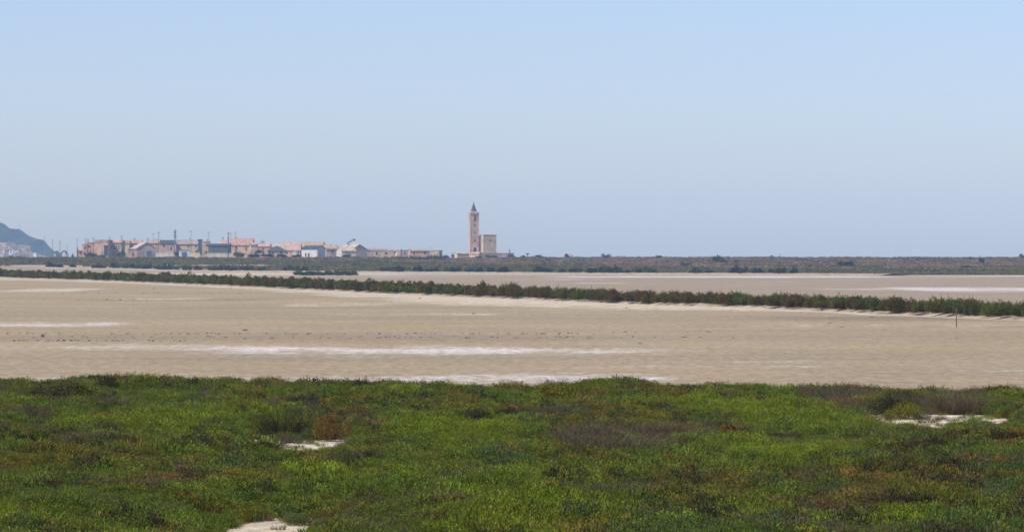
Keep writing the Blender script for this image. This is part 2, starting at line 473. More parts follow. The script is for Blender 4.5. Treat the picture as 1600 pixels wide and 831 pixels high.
def tuft_mesh(name, rng, n, rad, h0, h1, wid, lean, leafy=0, woody=0, mat=LEAF_I):
    v, f = blades(n, rad, h0, h1, wid, lean, rng)
    parts = [(v, f, np.repeat(rng.random(n), 6), woody)]
    if leafy:
        i = rng.integers(0, n, leafy); b = v.reshape(-1, 6, 3)[i]; t = rng.random(leafy)[:, None]
        P_ = (b[:, 2] * (1 - t) + b[:, 4] * t) * np.array([1, 1, 1]) + rng.normal(size=(leafy, 3)) * 0.012
        d = rng.normal(size=(leafy, 3)) * 0.6 + [0, 0, 0.9]
        v2, f2 = leaves(P_, d, 0.055, 0.016, rng); parts.append((v2, f2, np.repeat(rng.random(leafy), 4), 0))
    V, Fc, T, W = join(parts)
    return np_mesh(name, V, Fc, mat, dict(tone=T, woody=W))


rng = np.random.default_rng(7)


def instancer(name, pts, rot, scl, col, idx, variants, mat):
    """one carrier mesh of points; geometry nodes stand a plant mesh on every point"""
    me = bpy.data.meshes.new(name); me.vertices.add(len(pts)); me.vertices.foreach_set('co', np.asarray(pts, np.float32).ravel())
    a = me.attributes.new('rot', 'FLOAT_VECTOR', 'POINT'); a.data.foreach_set('vector', np.asarray(rot, np.float32).ravel())
    a = me.attributes.new('scl', 'FLOAT_VECTOR', 'POINT'); a.data.foreach_set('vector', np.asarray(scl, np.float32).ravel())
    a = me.attributes.new('col', 'FLOAT_COLOR', 'POINT')
    a.data.foreach_set('color', np.concatenate([col, np.ones((len(col), 1))], 1).astype(np.float32).ravel())
    a = me.attributes.new('idx', 'INT', 'POINT'); a.data.foreach_set('value', np.asarray(idx, np.int32))
    me.materials.append(mat)
    o = link(bpy.data.objects.new(name, me))
    c = bpy.data.collections.new(name + ' kinds')
    for i, v in enumerate(variants):
        c.objects.link(bpy.data.objects.new('%s_kind.%03d' % (name, i), v))
    ng = bpy.data.node_groups.new(name, 'GeometryNodeTree'); ng.is_modifier = True
    ng.interface.new_socket('Geometry', in_out='INPUT', socket_type='NodeSocketGeometry')
    ng.interface.new_socket('Geometry', in_out='OUTPUT', socket_type='NodeSocketGeometry')
    n = ng.nodes; L = ng.links.new
    gi = n.new('NodeGroupInput'); go = n.new('NodeGroupOutput'); ip = n.new('GeometryNodeInstanceOnPoints'); ci = n.new('GeometryNodeCollectionInfo')
    ci.inputs[0].default_value = c; ci.inputs['Separate Children'].default_value = True; ci.inputs['Reset Children'].default_value = True
    def at_(nm, ty):
        q = n.new('GeometryNodeInputNamedAttribute'); q.data_type = ty; q.inputs['Name'].default_value = nm; return q.outputs['Attribute']
    L(gi.outputs[0], ip.inputs['Points']); L(ci.outputs[0], ip.inputs['Instance']); ip.inputs['Pick Instance'].default_value = True
    L(at_('idx', 'INT'), ip.inputs['Instance Index'])
    er = n.new('FunctionNodeEulerToRotation'); L(at_('rot', 'FLOAT_VECTOR'), er.inputs[0]); L(er.outputs[0], ip.inputs['Rotation'])
    L(at_('scl', 'FLOAT_VECTOR'), ip.inputs['Scale']); L(ip.outputs[0], go.inputs[0])
    md = o.modifiers.new('plants', 'NODES'); md.node_group = ng
    return o


def srgb(r, g, b):
    return tuple(((c / 255 + 0.055) / 1.055) ** 2.4 for c in (r, g, b))


C_BRIGHT = np.array((0.178, 0.222, 0.020)); C_GREEN = np.array((0.122, 0.164, 0.020)); C_OLIVE = np.array((0.160, 0.142, 0.024))
C_RUST = np.array((0.180, 0.108, 0.030)); C_PURPLE = np.array((0.138, 0.106, 0.062)); C_DARK = np.array((0.058, 0.050, 0.020))
C_YELLOW = np.array((0.185, 0.172, 0.018)); C_BLUEG = np.array((0.088, 0.125, 0.032))
KC = dict(bright=C_BRIGHT, green=C_GREEN, olive=C_OLIVE, rust=C_RUST, purple=C_PURPLE, dark=C_DARK, yellow=C_YELLOW, blueg=C_BLUEG)

# patches of one kind of plant (photo column, row, half width, half height, kind, weight)
PATCH = [(95, 705, 70, 9, 'purple', .7), (150, 655, 120, 14, 'green', .5), (300, 665, 110, 14, 'bright', .6), (60, 745, 90, 16, 'olive', .7), (290, 757, 110, 10, 'rust', .75),
         (200, 738, 120, 10, 'olive', .6), (390, 775, 60, 22, 'yellow', .8), (90, 790, 60, 9, 'dark', .6), (195, 792, 60, 8, 'purple', .6), (160, 817, 150, 12, 'green', .6),
         (430, 715, 110, 10, 'purple', .6), (450, 735, 80, 10, 'dark', .55), (320, 712, 60, 8, 'dark', .5), (500, 770, 60, 30, 'bright', .55), (640, 617, 120, 6, 'rust', .6),
         (690, 597, 70, 6, 'blueg', .6), (880, 612, 70, 12, 'yellow', .55), (710, 657, 90, 8, 'rust', .55), (700, 700, 130, 16, 'bright', .85), (860, 716, 60, 12, 'yellow', .7),
         (760, 790, 130, 16, 'purple', .5), (1000, 668, 110, 12, 'yellow', .5), (960, 696, 110, 16, 'purple', .75), (1010, 625, 90, 10, 'rust', .4), (1150, 655, 110, 16, 'bright', .7),
         (1140, 705, 130, 14, 'bright', .6), (1230, 680, 140, 18, 'bright', .65), (1340, 636, 90, 7, 'purple', .5), (1290, 612, 90, 7, 'green', .7), (1480, 612, 110, 10, 'bright', .6),
         (1490, 632, 70, 5, 'purple', .5), (1240, 720, 140, 18, 'bright', .6), (1500, 680, 120, 16, 'olive', .5), (1420, 765, 110, 14, 'dark', .35), (1270, 775, 60, 8, 'purple', .6),
         (1050, 800, 110, 14, 'rust', .3), (940, 800, 60, 12, 'purple', .4), (1340, 820, 160, 12, 'yellow', .45), (1120, 815, 60, 14, 'dark', .5), (1520, 722, 90, 12, 'rust', .4),
         (950, 770, 110, 8, 'bright', .5), (570, 700, 90, 10, 'green', .5), (560, 800, 130, 20, 'green', .45), (240, 625, 130, 7, 'dark', .4), (1530, 800, 90, 14, 'green', .5)]


def plant_colour(x, y, rng):
    n = len(x)
    w = np.zeros((n, 8)); keys = list(KC)
    def f(s, a, b): return fbm(x / (a * .8), y / (b * .8), s, 4)
    w[:, keys.index('green')] = 1.9 * f(31, 3.0, 7)
    w[:, keys.index('bright')] = 1.9 * f(32, 4.6, 10) - 0.10
    w[:, keys.index('olive')] = 1.85 * f(33, 2.4, 6) - 0.10
    w[:, keys.index('rust')] = 2.0 * f(34, 1.8, 5) - 0.55
    w[:, keys.index('purple')] = 2.1 * f(35, 2.2, 5) - 0.42
    w[:, keys.index('dark')] = 2.0 * f(36, 1.4, 3.5) - 0.44  # dark plants, with undergrowth darkened to stand in for shadow between clumps
    w[:, keys.index('yellow')] = 1.9 * f(37, 2.6, 6) - 0.42
    w[:, keys.index('blueg')] = 1.8 * f(38, 3.0, 7) - 0.16
    for px, py, rx, ry, k, s in PATCH:
        d0, d1 = dist(py + ry), dist(max(py - ry, HY + 20)); dm = (d0 + d1) / 2
        r = np.sqrt(((x - (px - CX) / F * dm) / (rx / F * dm)) ** 2 + ((y - dm) / ((d1 - d0) / 2)) ** 2)
        r += 0.9 * (f(int(px) % 50, 1.6, 4) - 0.5)
        w[:, keys.index(k)] += s * (1 - sstep(0.5, 1.25, r))
    w += rng.normal(size=w.shape) * 0.17
    k = np.argmax(w, 1)
    C = np.array([KC[q] for q in keys])[k]
    C = C * (0.65 + 0.7 * rng.random(n))[:, None] * (0.9 + 0.2 * rng.random((n, 3)))
    return C, k, keys


def build_marsh():
    V = []
    for i in range(5): V.append(tuft_mesh('green_stems', rng, 95, 0.26, 0.16, 0.40, 0.011, 0.5, leafy=70))
    for i in range(4): V.append(bush_mesh('low_cushion', rng, 0.38, 0.42, 6, 420, 0.05, 0.020, 0.6, 12, LEAF_I))
    for i in range(3): V.append(tuft_mesh('woody_stems', rng, 150, 0.30, 0.14, 0.42, 0.006, 0.9, leafy=60))
    V.append(tuft_mesh('tall_stems', rng, 9, 0.22, 0.45, 0.8, 0.008, 0.25, leafy=26))
    V.append(tuft_mesh('tall_stems', rng, 5, 0.3, 0.55, 1.0, 0.008, 0.2, leafy=30))
    P_ = []
    n = 92000
    y = 82 + (212 - 82) * rng.random(n * 2); half = 0.128 * y + 4
    x = (rng.random(n * 2) * 2 - 1) * 31
    keep = np.abs(x) < half; x, y = x[keep], y[keep]
    keep = y < marsh_edge(x) - 0.2 + rng.normal(size=len(x)) * 0.6; x, y = x[keep], y[keep]
    hl = hollow(x, y); hw = np.maximum(hollow(x, y + 3.0), hollow(x, y + 6.5))
    keep = (hl < 0.15 + 0.6 * rng.random(len(x))) | (rng.random(len(x)) < 0.035); x, y, hl, hw = x[keep], y[keep], hl[keep], hw[keep]
    C, k, keys = plant_colour(x, y, rng)
    hm = 0.30 + 1.0 * fbm(x / 2.6, y / 4.5, 51, 3) + 1.5 * np.maximum(fbm(x / 0.9, y / 1.6, 52, 3) - 0.48, 0) * 1.6
    rimf = 1 - sstep(3, 16, marsh_edge(x) - y)
    hm *= 1 + rimf * 1.3 * (fbm(x / 2.2, y / 6, 57, 2) - 0.42)
    hm *= 1 - 0.6 * np.clip(hl + hw, 0, 1)
    m = len(x); kind = np.array([keys[q] for q in k])
    idx = rng.integers(0, 5, m)
    cush = np.isin(kind, ['rust', 'dark', 'yellow']) | ((kind == 'olive') & (rng.random(m) < .5)) | ((kind == 'green') & (rng.random(m) < .6)) | ((kind == 'blueg') & (rng.random(m) < .6)) | ((kind == 'bright') & (rng.random(m) < .3))
    idx = np.where(cush, rng.integers(5, 9, m), idx)
    wood = (kind == 'purple'); idx = np.where(wood, rng.integers(9, 12, m), idx)
    rim = (marsh_edge(x) - y) < 9
    tall = rng.random(m) < np.where(rim, 0.10, 0.025); idx = np.where(tall, rng.integers(12, 14, m), idx)
    C[tall] = C_GREEN * 1.1
    s = np.clip(hm, 0.35, 1.6) * (0.75 + 0.5 * rng.random(m)); s = np.where(tall, np.clip(s, 0.6, 1.0) * .8, s)
    scl = np.stack([np.clip(s, .6, 1.4) * 1.05, np.clip(s, .6, 1.4) * 1.05, s * np.where(kind == 'dark', 1.1, 1.0)], -1)
    rot = np.stack([rng.normal(size=m) * .08, rng.normal(size=m) * .08, rng.random(m) * 6.283], -1)
    pts = np.stack([x, y, terrain(x, y)], -1)
    o = instancer('marsh_plants', pts, rot, scl, C, idx, V, LEAF_I)
    tag(o, 'low green and rust salt marsh plants covering the near ground', 'ground cover', kind='stuff')
    print('marsh plants', m)


build_marsh()

# ---------------------------------------------------------------- shrubs one can tell apart in the marsh
dense = [bush_mesh('shrub', rng, 0.5, 0.62, 16, 2200, 0.05, 0.02, 0.5, 60, LEAF_O, 0.5, 0) for i in range(3)]
twiggy = []
for i in range(3):
    v, f = blades(520, 0.42, 0.2, 0.68, 0.008, 1.1, rng)
    p = [(v, f, np.repeat(rng.random(520), 6), 0)]
    q = v.reshape(-1, 6, 3)[rng.integers(0, 520, 700)]; t = rng.random(700)[:, None]
    v2, f2 = leaves(q[:, 2] * (1 - t) + q[:, 4] * t + rng.normal(size=(700, 3)) * .03, rng.normal(size=(700, 3)) + [0, 0, .5], 0.05, 0.010, rng)
    p.append((v2, f2, np.repeat(rng.random(700), 4), 0))
    a, b_, c_, d_ = join(p); twiggy.append(np_mesh('shrub', a, b_, LEAF_O, dict(tone=c_, woody=d_)))

G = 'marsh shrubs among the ground cover'
SH = [  # column, base row, width px, height px, kind, twiggy?, label, category
    (440, 671, 46, 40, 'dark', 1, 'broad dark brown shrub with bare stems above the thin white salt strip', 'shrub'),
    (474, 672, 40, 36, 'olive', 1, 'olive green shrub between the broad dark brown shrub and the rust one', 'shrub'),
    (522, 682, 46, 34, 'rust', 0, 'rust orange shrub just above the thin white salt strip', 'shrub'),
    (745, 654, 46, 26, 'dark', 0, 'small round blackish shrub alone in the middle of the marsh', 'shrub'),
    (900, 700, 60, 34, 'purple', 1, 'purple grey twiggy shrub at the left end of the bare orange patch clump', 'shrub'),
    (935, 712, 56, 34, 'purple', 1, 'second purple grey twiggy shrub from the left in the mid marsh clump', 'shrub'),
    (985, 712, 62, 36, 'purple', 1, 'purple grey twiggy shrub directly above the small bare orange patch', 'shrub'),
    (1028, 706, 44, 28, 'purple', 1, 'low purple grey shrub just past the bare orange patch', 'shrub'),
    (1078, 704, 42, 32, 'purple', 1, 'round purple brown shrub standing apart beside the mid marsh clump', 'shrub'),
    (870, 628, 62, 28, 'yellow', 0, 'yellow green bushy shrub on the marsh rim facing the dry pan', 'shrub'),
    (905, 626, 50, 26, 'olive', 0, 'olive shrub on the marsh rim beside the yellow green one', 'shrub'),
    (872, 606, 34, 16, 'purple', 1, 'small purple shrub on the marsh rim above the yellow green shrub', 'shrub'),
    (565, 612, 28, 20, 'dark', 0, 'dark round shrub on the marsh rim against the white salt shore', 'shrub'),
    (105, 624, 60, 26, 'dark', 0, 'blackish shrub near the marsh rim at the far left', 'shrub'),
    (190, 628, 44, 20, 'purple', 1, 'purple brown shrub near the marsh rim left of the photo centre', 'shrub'),
    (1302, 628, 44, 26, 'purple', 1, 'purple shrub near the marsh rim, left of the right hand white hollow', 'shrub'),
    (1330, 640, 40, 22, 'purple', 1, 'purple brown shrub lower left in the row leading to the white hollow', 'shrub'),
    (1272, 634, 46, 20, 'purple', 1, 'leftmost low purple shrub of the row leading to the white hollow', 'shrub'),
    (1386, 646, 56, 26, 'dark', 0, 'dark brown shrub at the upper left end of the right hand white hollow', 'shrub'),
    (1412, 648, 40, 18, 'yellow', 0, 'bright yellow green shrub on the upper rim of the white hollow', 'shrub'),
    (1476, 640, 44, 26, 'purple', 1, 'purple shrub behind the middle of the right hand white hollow', 'shrub'),
    (1506, 640, 50, 30, 'purple', 1, 'larger purple grey shrub behind the right end of the white hollow', 'shrub'),
    (1551, 642, 50, 22, 'purple', 1, 'purple brown shrub past the right end of the white hollow', 'shrub'),
    (1440, 654, 20, 16, 'purple', 1, 'tiny purplish shrub standing inside the right hand white hollow', 'shrub'),
    (1388, 656, 18, 12, 'olive', 0, 'tiny olive shrub at the left tip of the right hand white hollow', 'shrub'),
    (1424, 737, 44, 32, 'olive', 0, 'dark olive shrub in the open green right of centre', 'shrub'),
    (1505, 732, 60, 26, 'rust', 0, 'rust brown low shrub near the right edge of the marsh', 'shrub'),
    (1227, 756, 36, 20, 'dark', 0, 'small dark shrub in the pale green area right of centre', 'shrub'),
    (1335, 775, 60, 26, 'purple', 1, 'purple brown straggly shrub in the lower right marsh', 'shrub'),
    (1268, 790, 46, 22, 'dark', 0, 'dark low shrub in the lower right marsh beside the straggly one', 'shrub'),
    (1500, 812, 60, 34, 'dark', 0, 'dark brown shrub in the lower right corner area', 'shrub'),
    (936, 796, 44, 30, 'dark', 1, 'dark reddish shrub with upright stems in the lower middle', 'shrub'),
    (1068, 806, 64, 28, 'rust', 0, 'brown rust domed shrub in the lower middle', 'shrub'),
    (1122, 822, 60, 34, 'dark', 0, 'dark brown shrub right of the rust domed shrub at the bottom', 'shrub'),
    (800, 802, 90, 26, 'dark', 1, 'wide dark purplish shrub in the lower middle of the marsh', 'shrub'),
    (738, 796, 60, 22, 'purple', 1, 'purplish low shrub left of the wide dark one', 'shrub'),
    (572, 786, 38, 18, 'dark', 0, 'small dark tuft right of the lower white hollow', 'shrub'),
    (582, 728, 36, 24, 'dark', 0, 'small dark green shrub below the thin white salt strip', 'shrub'),
    (85, 800, 60, 28, 'dark', 1, 'dark brown shrub near the lower left corner', 'shrub'),
    (205, 797, 60, 20, 'purple', 1, 'purplish low shrub in the lower left marsh', 'shrub'),
    (208, 757, 14, 22, 'rust', 1, 'thin reddish upright sprig in the left marsh', 'shrub'),
    (380, 716, 40, 26, 'dark', 0, 'dark green shrub in the left middle marsh', 'shrub'),
    (1300, 722, 30, 18, 'dark', 0, 'small dark tuft below the purple row in the green', 'shrub'),
    (900, 668, 40, 16, 'olive', 0, 'low olive mound above the purple twiggy clump', 'shrub'),
]
r2 = random.Random(3)
for i, (px, py, w, h, k, tw, lab, cat) in enumerate(SH):
    low = 0.6 if i not in (22, 23, 24) else 0.1; py += 12 * low; h += 14 * low
    X, Y = (px - CX) / F * dist(py), dist(py)
    for _ in range(3):
        z = float(terrain(X, Y)); Y = dist(py, z); X = (px - CX) / F * Y
    z = float(terrain(X, Y))
    me = (twiggy if tw else dense)[i % 3]
    o = link(bpy.data.objects.new('marsh_shrub', me)); o.location = (X, Y, z - 0.03); o.rotation_euler = (0, 0, r2.random() * 6)
    sw = w / F * Y / 1.0; sh = h / F * Y / 0.62
    o.scale = (sw * 1.5, sw * 1.5, sh * 1.15)
    c = KC[k] * (1.0 if k != 'dark' else 0.95); o.color = (*c, 1)
    tag(o, lab, cat, G)

EX = {'green': ('small green shrub growing on the outer rim of the marsh', 'green shrubs along the marsh rim', 0), 'olive': ('small olive brown shrub scattered through the marsh ground cover', 'olive shrubs scattered in the marsh', 0),
      'purple': ('small brown twiggy shrub scattered through the marsh ground cover', 'brown twiggy shrubs scattered in the marsh', 1), 'dark': ('small blackish low shrub scattered through the marsh ground cover', 'blackish low shrubs scattered in the marsh', 0)}
for i in range(150):
    rim = i < 62
    y = r2.uniform(96, 192); x = r2.uniform(-.12, .12) * y
    if rim: x = r2.uniform(-.12, .12) * 198; y = float(marsh_edge(x)) - r2.uniform(.5, 5.5)
    if any(abs(x - a) < c + .8 and -d - 7 < y - b < d + 1 for a, b, c, d in HOLLOWS): continue
    k = r2.choice(['green', 'green', 'green', 'olive', 'purple']) if rim else r2.choice(['olive', 'purple', 'dark', 'purple', 'olive'])
    lab, grp, tw = EX[k]; me = (twiggy if tw else dense)[i % 3]
    if k == 'olive' and rim: lab, grp = 'olive brown shrub growing on the outer rim of the marsh', 'olive shrubs along the marsh rim'
    if k == 'purple' and rim: lab, grp = 'brown twiggy shrub growing on the outer rim of the marsh', 'brown twiggy shrubs along the marsh rim'
    o = link(bpy.data.objects.new('marsh_shrub', me)); o.location = (x, y, float(terrain(x, y)) - .03); o.rotation_euler = (0, 0, r2.random() * 6)
    s_ = r2.uniform(1.0, 2.2); hz = r2.uniform(.75, 1.05) * (1.0 if rim else .85); o.scale = (s_, s_, hz)
    o.color = (*(KC[k] * r2.uniform(.65, 1.0)), 1); tag(o, lab, 'shrub', grp)

# ---------------------------------------------------------------- hedge on the dyke
HB = [bush_mesh('saltbush', rng, 1.15, 1.75, r, 1250, 0.15, 0.085, 0.4, 110, LEAF_O, 0.4, sp) for r, sp in ((9, 0), (12, 1), (14, 0), (10, 2), (16, 0), (12, 1), (8, 2))]
HBI = [bush_mesh('saltbush', rng, 1.15, 1.75, 12, 500, 0.26, 0.16, 0.35, 30, LEAF_I, 0.45, 0) for r in range(3)]
kinds = [('green', (0.108, 0.110, 0.020), 'green saltbush in the long hedge along the earth bank between the pans', 'green bushes of the hedge on the earth bank'),
         ('dark', (0.074, 0.066, 0.020), 'dark green saltbush in the long hedge along the earth bank between the pans', 'dark green bushes of the hedge on the earth bank'),
         ('rust', (0.108, 0.084, 0.024), 'brownish rust tinged saltbush in the long hedge along the earth bank', 'rust tinged bushes of the hedge on the earth bank')]


def along(line, step, rnd):
    out = []; acc = 0
    for (x0, y0), (x1, y1) in zip(line[:-1], line[1:]):
        L = math.hypot(x1 - x0, y1 - y0); tx, ty = (x1 - x0) / L, (y1 - y0) / L; nx, ny = (-ty, tx)
        if ny < 0: nx, ny = -nx, -ny
        s = acc
        while s < L:
            out.append((x0 + tx * s, y0 + ty * s, nx, ny)); s += step(y0 + ty * s) * (0.85 + 0.3 * rnd.random())
        acc = s - L
    return out


r2 = random.Random(21)
spots = []
for (x, y, nx, ny) in along(DYKE_W[:], lambda y: 0.88 if y < 900 else 1.3, r2):
    o = -0.9 + r2.random() * 3.4; spots.append((x + nx * o, y + ny * o))
spots = [(x, y) for x, y in spots if abs(x) < 0.121 * y + 2]
spots.sort(key=lambda p: p[0] / p[1])
fill = []
for (xa, ya), (xb, yb) in zip(spots[:-1], spots[1:]):      # close chance gaps in the row
    ym = (ya + yb) / 2; g = (xb / yb - xa / ya) * ym
    for j in range(int(g / 0.7)):
        t_ = (j + 1) / (int(g / 0.7) + 1); fill.append((xa + (xb - xa) * t_, ya + (yb - ya) * t_))
spots += fill
spots.sort(key=lambda p: p[1])
zone = fbm(np.array([p[0] for p in spots]) / 14, np.array([p[1] for p in spots]) / 25, 77, 3)
far_pts = []
for i, (x, y) in enumerate(spots):
    z = float(terrain(x, y)) + 0.3
    g = zone[i] + r2.uniform(-.12, .12)
    k = kinds[0] if g > 0.53 else kinds[1] if g > 0.46 else kinds[2]
    u = x / y * F + CX
    hs = np.interp(u, [0, 300, 700, 1000, 1250, 1600], [1.35, 1.2, 1.05, 0.95, 0.95, 0.98]) * r2.uniform(0.7, 1.15)
    if r2.random() < 0.06: hs *= 1.2
    ws = r2.uniform(0.75, 1.2) * (1.0 if y < 800 else 1.2)
    c = tuple(v * r2.uniform(0.8, 1.25) for v in k[1])
    if i < 295:
        o = link(bpy.data.objects.new('saltbush', HB[r2.randrange(7)])); o.location = (x, y, z)
        o.rotation_euler = (r2.uniform(-.08, .08), r2.uniform(-.08, .08), r2.random() * 6.28); o.scale = (ws, ws, hs * 0.88); o.color = (*c, 1)
        tag(o, k[2], 'bush', k[3])
    else:
        far_pts.append((x, y, z, ws, hs * 0.88, *c))
fp = np.array(far_pts)
tag(instancer('distant_hedge', fp[:, :3], np.stack([np.zeros(len(fp)), np.zeros(len(fp)), rng.random(len(fp)) * 6.28], -1),
              fp[:, [3, 3, 4]], fp[:, 5:8], rng.integers(0, 3, len(fp)), HBI, LEAF_I),
    'dense green hedge running away along the earth bank on the left', 'hedge', kind='stuff')
print('hedge', len(spots))

# far dyke: a row of low dark bushes with gaps
FB = [bush_mesh('dark_bush', rng, 1.4, 1.7, 9, 300, 0.40, 0.26, 0.3, 12, LEAF_O, 0.35, 0) for i in range(4)]
fspots = [p for p in along(FAR_W, lambda y: 3.4, r2)]
n_far = 0
gl = {0: ('blackish green bush in the broken row along the far bank of the second pan', 'blackish bushes on the far bank'),
      1: ('grey green bush in the broken row along the far bank of the second pan', 'grey green bushes on the far bank')}
for (x, y, nx, ny) in fspots:
    u = x / y * F + CX
    if fbm(x / 16, y / 40, 90, 2) < (0.40 if u < 560 or u > 1180 else 0.34): continue
    if 470 < u < 575: continue
    o_ = 2 + r2.random() * 5
    o = link(bpy.data.objects.new('dark_bush', FB[r2.randrange(4)])); o.location = (x + nx * o_, y + ny * o_, float(terrain(x + nx * o_, y + ny * o_)) + 0.2)
    s = r2.uniform(.8, 1.25); o.scale = (s * 1.3, s * 1.1, s * r2.uniform(1.1, 1.6)); o.rotation_euler = (0, 0, r2.random() * 6.28)
    j = 0 if r2.random() < .6 else 1
    o.color = (*[(0.034, 0.032, 0.030), (0.062, 0.07, 0.038)][j], 1); tag(o, gl[j][0], 'bush', gl[j][1]); n_far += 1
# the nearer clump that stands out in front of that bank
for i in range(26):
    px = 462 + i * 3.6; y = 1490 + r2.uniform(-30, 30); x = (px - CX) / F * y
    o = link(bpy.data.objects.new('dark_bush', FB[i % 4])); o.location = (x, y, 0); s = r2.uniform(.8, 1.25); o.scale = (s * 1.2, s, s * r2.uniform(.7, 1.05)); o.rotation_euler = (0, 0, r2.random() * 6)
    o.color = (0.085, 0.08, 0.035, 1); tag(o, 'olive green bush in the short clump standing in front of the far bank', 'bush', 'olive clump in front of the far bank')
print('far bushes', n_far)

# ---------------------------------------------------------------- scrub on the rise beyond the pans
def build_scrub():
    V = [bush_mesh('scrub', rng, 1.0, 0.8, 6, 70, 0.4, 0.26, 0.3, 0, LEAF_I, 0.3) for i in range(5)]
    n = 64000
    y = 1500 + 1100 * rng.random(n); x = (rng.random(n) * 2 - 1) * 0.135 * y
    t = y - dyke_y(x, FAR_W)
    keep = (t - SKIP(x, y) > 8) & ~((y > 2045) & (y < 2100) & (x / y < -0.02) & (fbm(x / 30, y / 30, 8) > 0.42))
    x, y, t = x[keep], y[keep], t[keep]
    dens = np.where(t < 380, 1.0, 0.55 + 0.3 * (fbm(x / 40, y / 40, 14) > .5)); keep = rng.random(len(x)) < dens
    x, y, t = x[keep], y[keep], t[keep]; m = len(x)
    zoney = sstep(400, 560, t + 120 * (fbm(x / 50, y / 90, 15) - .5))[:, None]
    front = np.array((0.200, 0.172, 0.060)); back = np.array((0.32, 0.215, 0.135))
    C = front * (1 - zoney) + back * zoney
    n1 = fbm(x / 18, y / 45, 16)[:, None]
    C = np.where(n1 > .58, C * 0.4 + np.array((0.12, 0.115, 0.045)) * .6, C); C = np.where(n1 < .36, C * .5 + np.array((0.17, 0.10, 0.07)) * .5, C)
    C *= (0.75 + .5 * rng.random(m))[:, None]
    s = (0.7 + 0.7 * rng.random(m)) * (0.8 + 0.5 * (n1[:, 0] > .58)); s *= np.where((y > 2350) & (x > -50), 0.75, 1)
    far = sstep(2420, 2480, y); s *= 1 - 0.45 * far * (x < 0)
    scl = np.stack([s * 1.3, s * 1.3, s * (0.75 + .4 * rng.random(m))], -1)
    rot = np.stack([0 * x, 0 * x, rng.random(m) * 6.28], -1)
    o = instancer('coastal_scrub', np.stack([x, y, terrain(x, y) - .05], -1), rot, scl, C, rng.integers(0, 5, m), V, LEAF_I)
    tag(o, 'brown and grey green low scrub covering the rise below the village', 'scrub', kind='stuff')
    print('scrub', m)


build_scrub()

# single bushes standing out of the scrub: column, base row, distance, width m, height m, label, colour
SB = [(1320, 416, 2000, 8.5, 3.6, 'largest dark round bush standing out of the brown scrub', (0.035, 0.045, 0.025)),
      (1125, 412.5, 2150, 8.5, 3.8, 'grey green spreading bush on the scrub nearer the village', (0.06, 0.07, 0.04)),
      (1150, 413, 2150, 3, 2.0, 'small bush just beside the grey green spreading bush', (0.05, 0.06, 0.035)),
      (1533, 414, 2150, 3.4, 3.2, 'tall narrow dark bush on the scrub toward the right edge', (0.045, 0.055, 0.03)),
      (1508, 417, 1960, 5, 1.8, 'low flat bush left of the tall narrow one', (0.06, 0.07, 0.035)),
      (1597, 403, 2420, 3.5, 2.2, 'small bush on the skyline at the right edge', (0.05, 0.055, 0.035)),
      (1206, 402.5, 2450, 3, 1.4, 'tiny dark bush on the skyline beside the pale marker', (0.035, 0.05, 0.03)),
      (946, 404, 2450, 6, 2.5, 'dark bush on the skyline in the gap right of the church', (0.035, 0.045, 0.03)),
      (1029, 403.5, 2450, 4, 2.2, 'small dark bush on the skyline above the brown scrub', (0.035, 0.045, 0.03)),
      (886, 404, 2460, 3, 2.5, 'small round bush in front of the tiny pale hut', (0.03, 0.05, 0.03)),
      (842, 404, 2460, 8, 1.9, 'low dark bush on the skyline beside the palm', (0.03, 0.042, 0.028)),
      (1070, 415, 2000, 6, 2.2, 'dark bush in the lower scrub right of the church', (0.045, 0.055, 0.03)),
      (1425, 405, 2400, 10, 1.6, 'broad low bush just under the skyline', (0.07, 0.07, 0.045)),
      (800, 404.5, 2440, 5.5, 2.2, 'reddish dark bush at the end of the church yard wall', (0.06, 0.045, 0.035)),
      (818, 403.5, 2440, 4, 1.7, 'dark bush between the church yard wall and the palm', (0.045, 0.045, 0.03)),
      (766, 402.5, 2440, 8, 1.7, 'dark bushy hedge in front of the church nave', (0.045, 0.06, 0.035)),
      (747, 403.0, 2440, 4, 1.5, 'dark low bush in front of the church tower', (0.05, 0.06, 0.04)),
      ]
for i, (px, py, d, w, h, lab, c) in enumerate(SB):
    X = (px - CX) / F * d; z = float(terrain(X, d)) - 0.1
    zt = max(at(px, py, d)[2], z)
    o = link(bpy.data.objects.new('lone_bush', FB[i % 4])); o.location = (X, d, min(zt, z + 0.3)); o.scale = (w / 2.8, w / 3.4, h / 1.55)
    o.color = (*c, 1); tag(o, lab, 'bush')

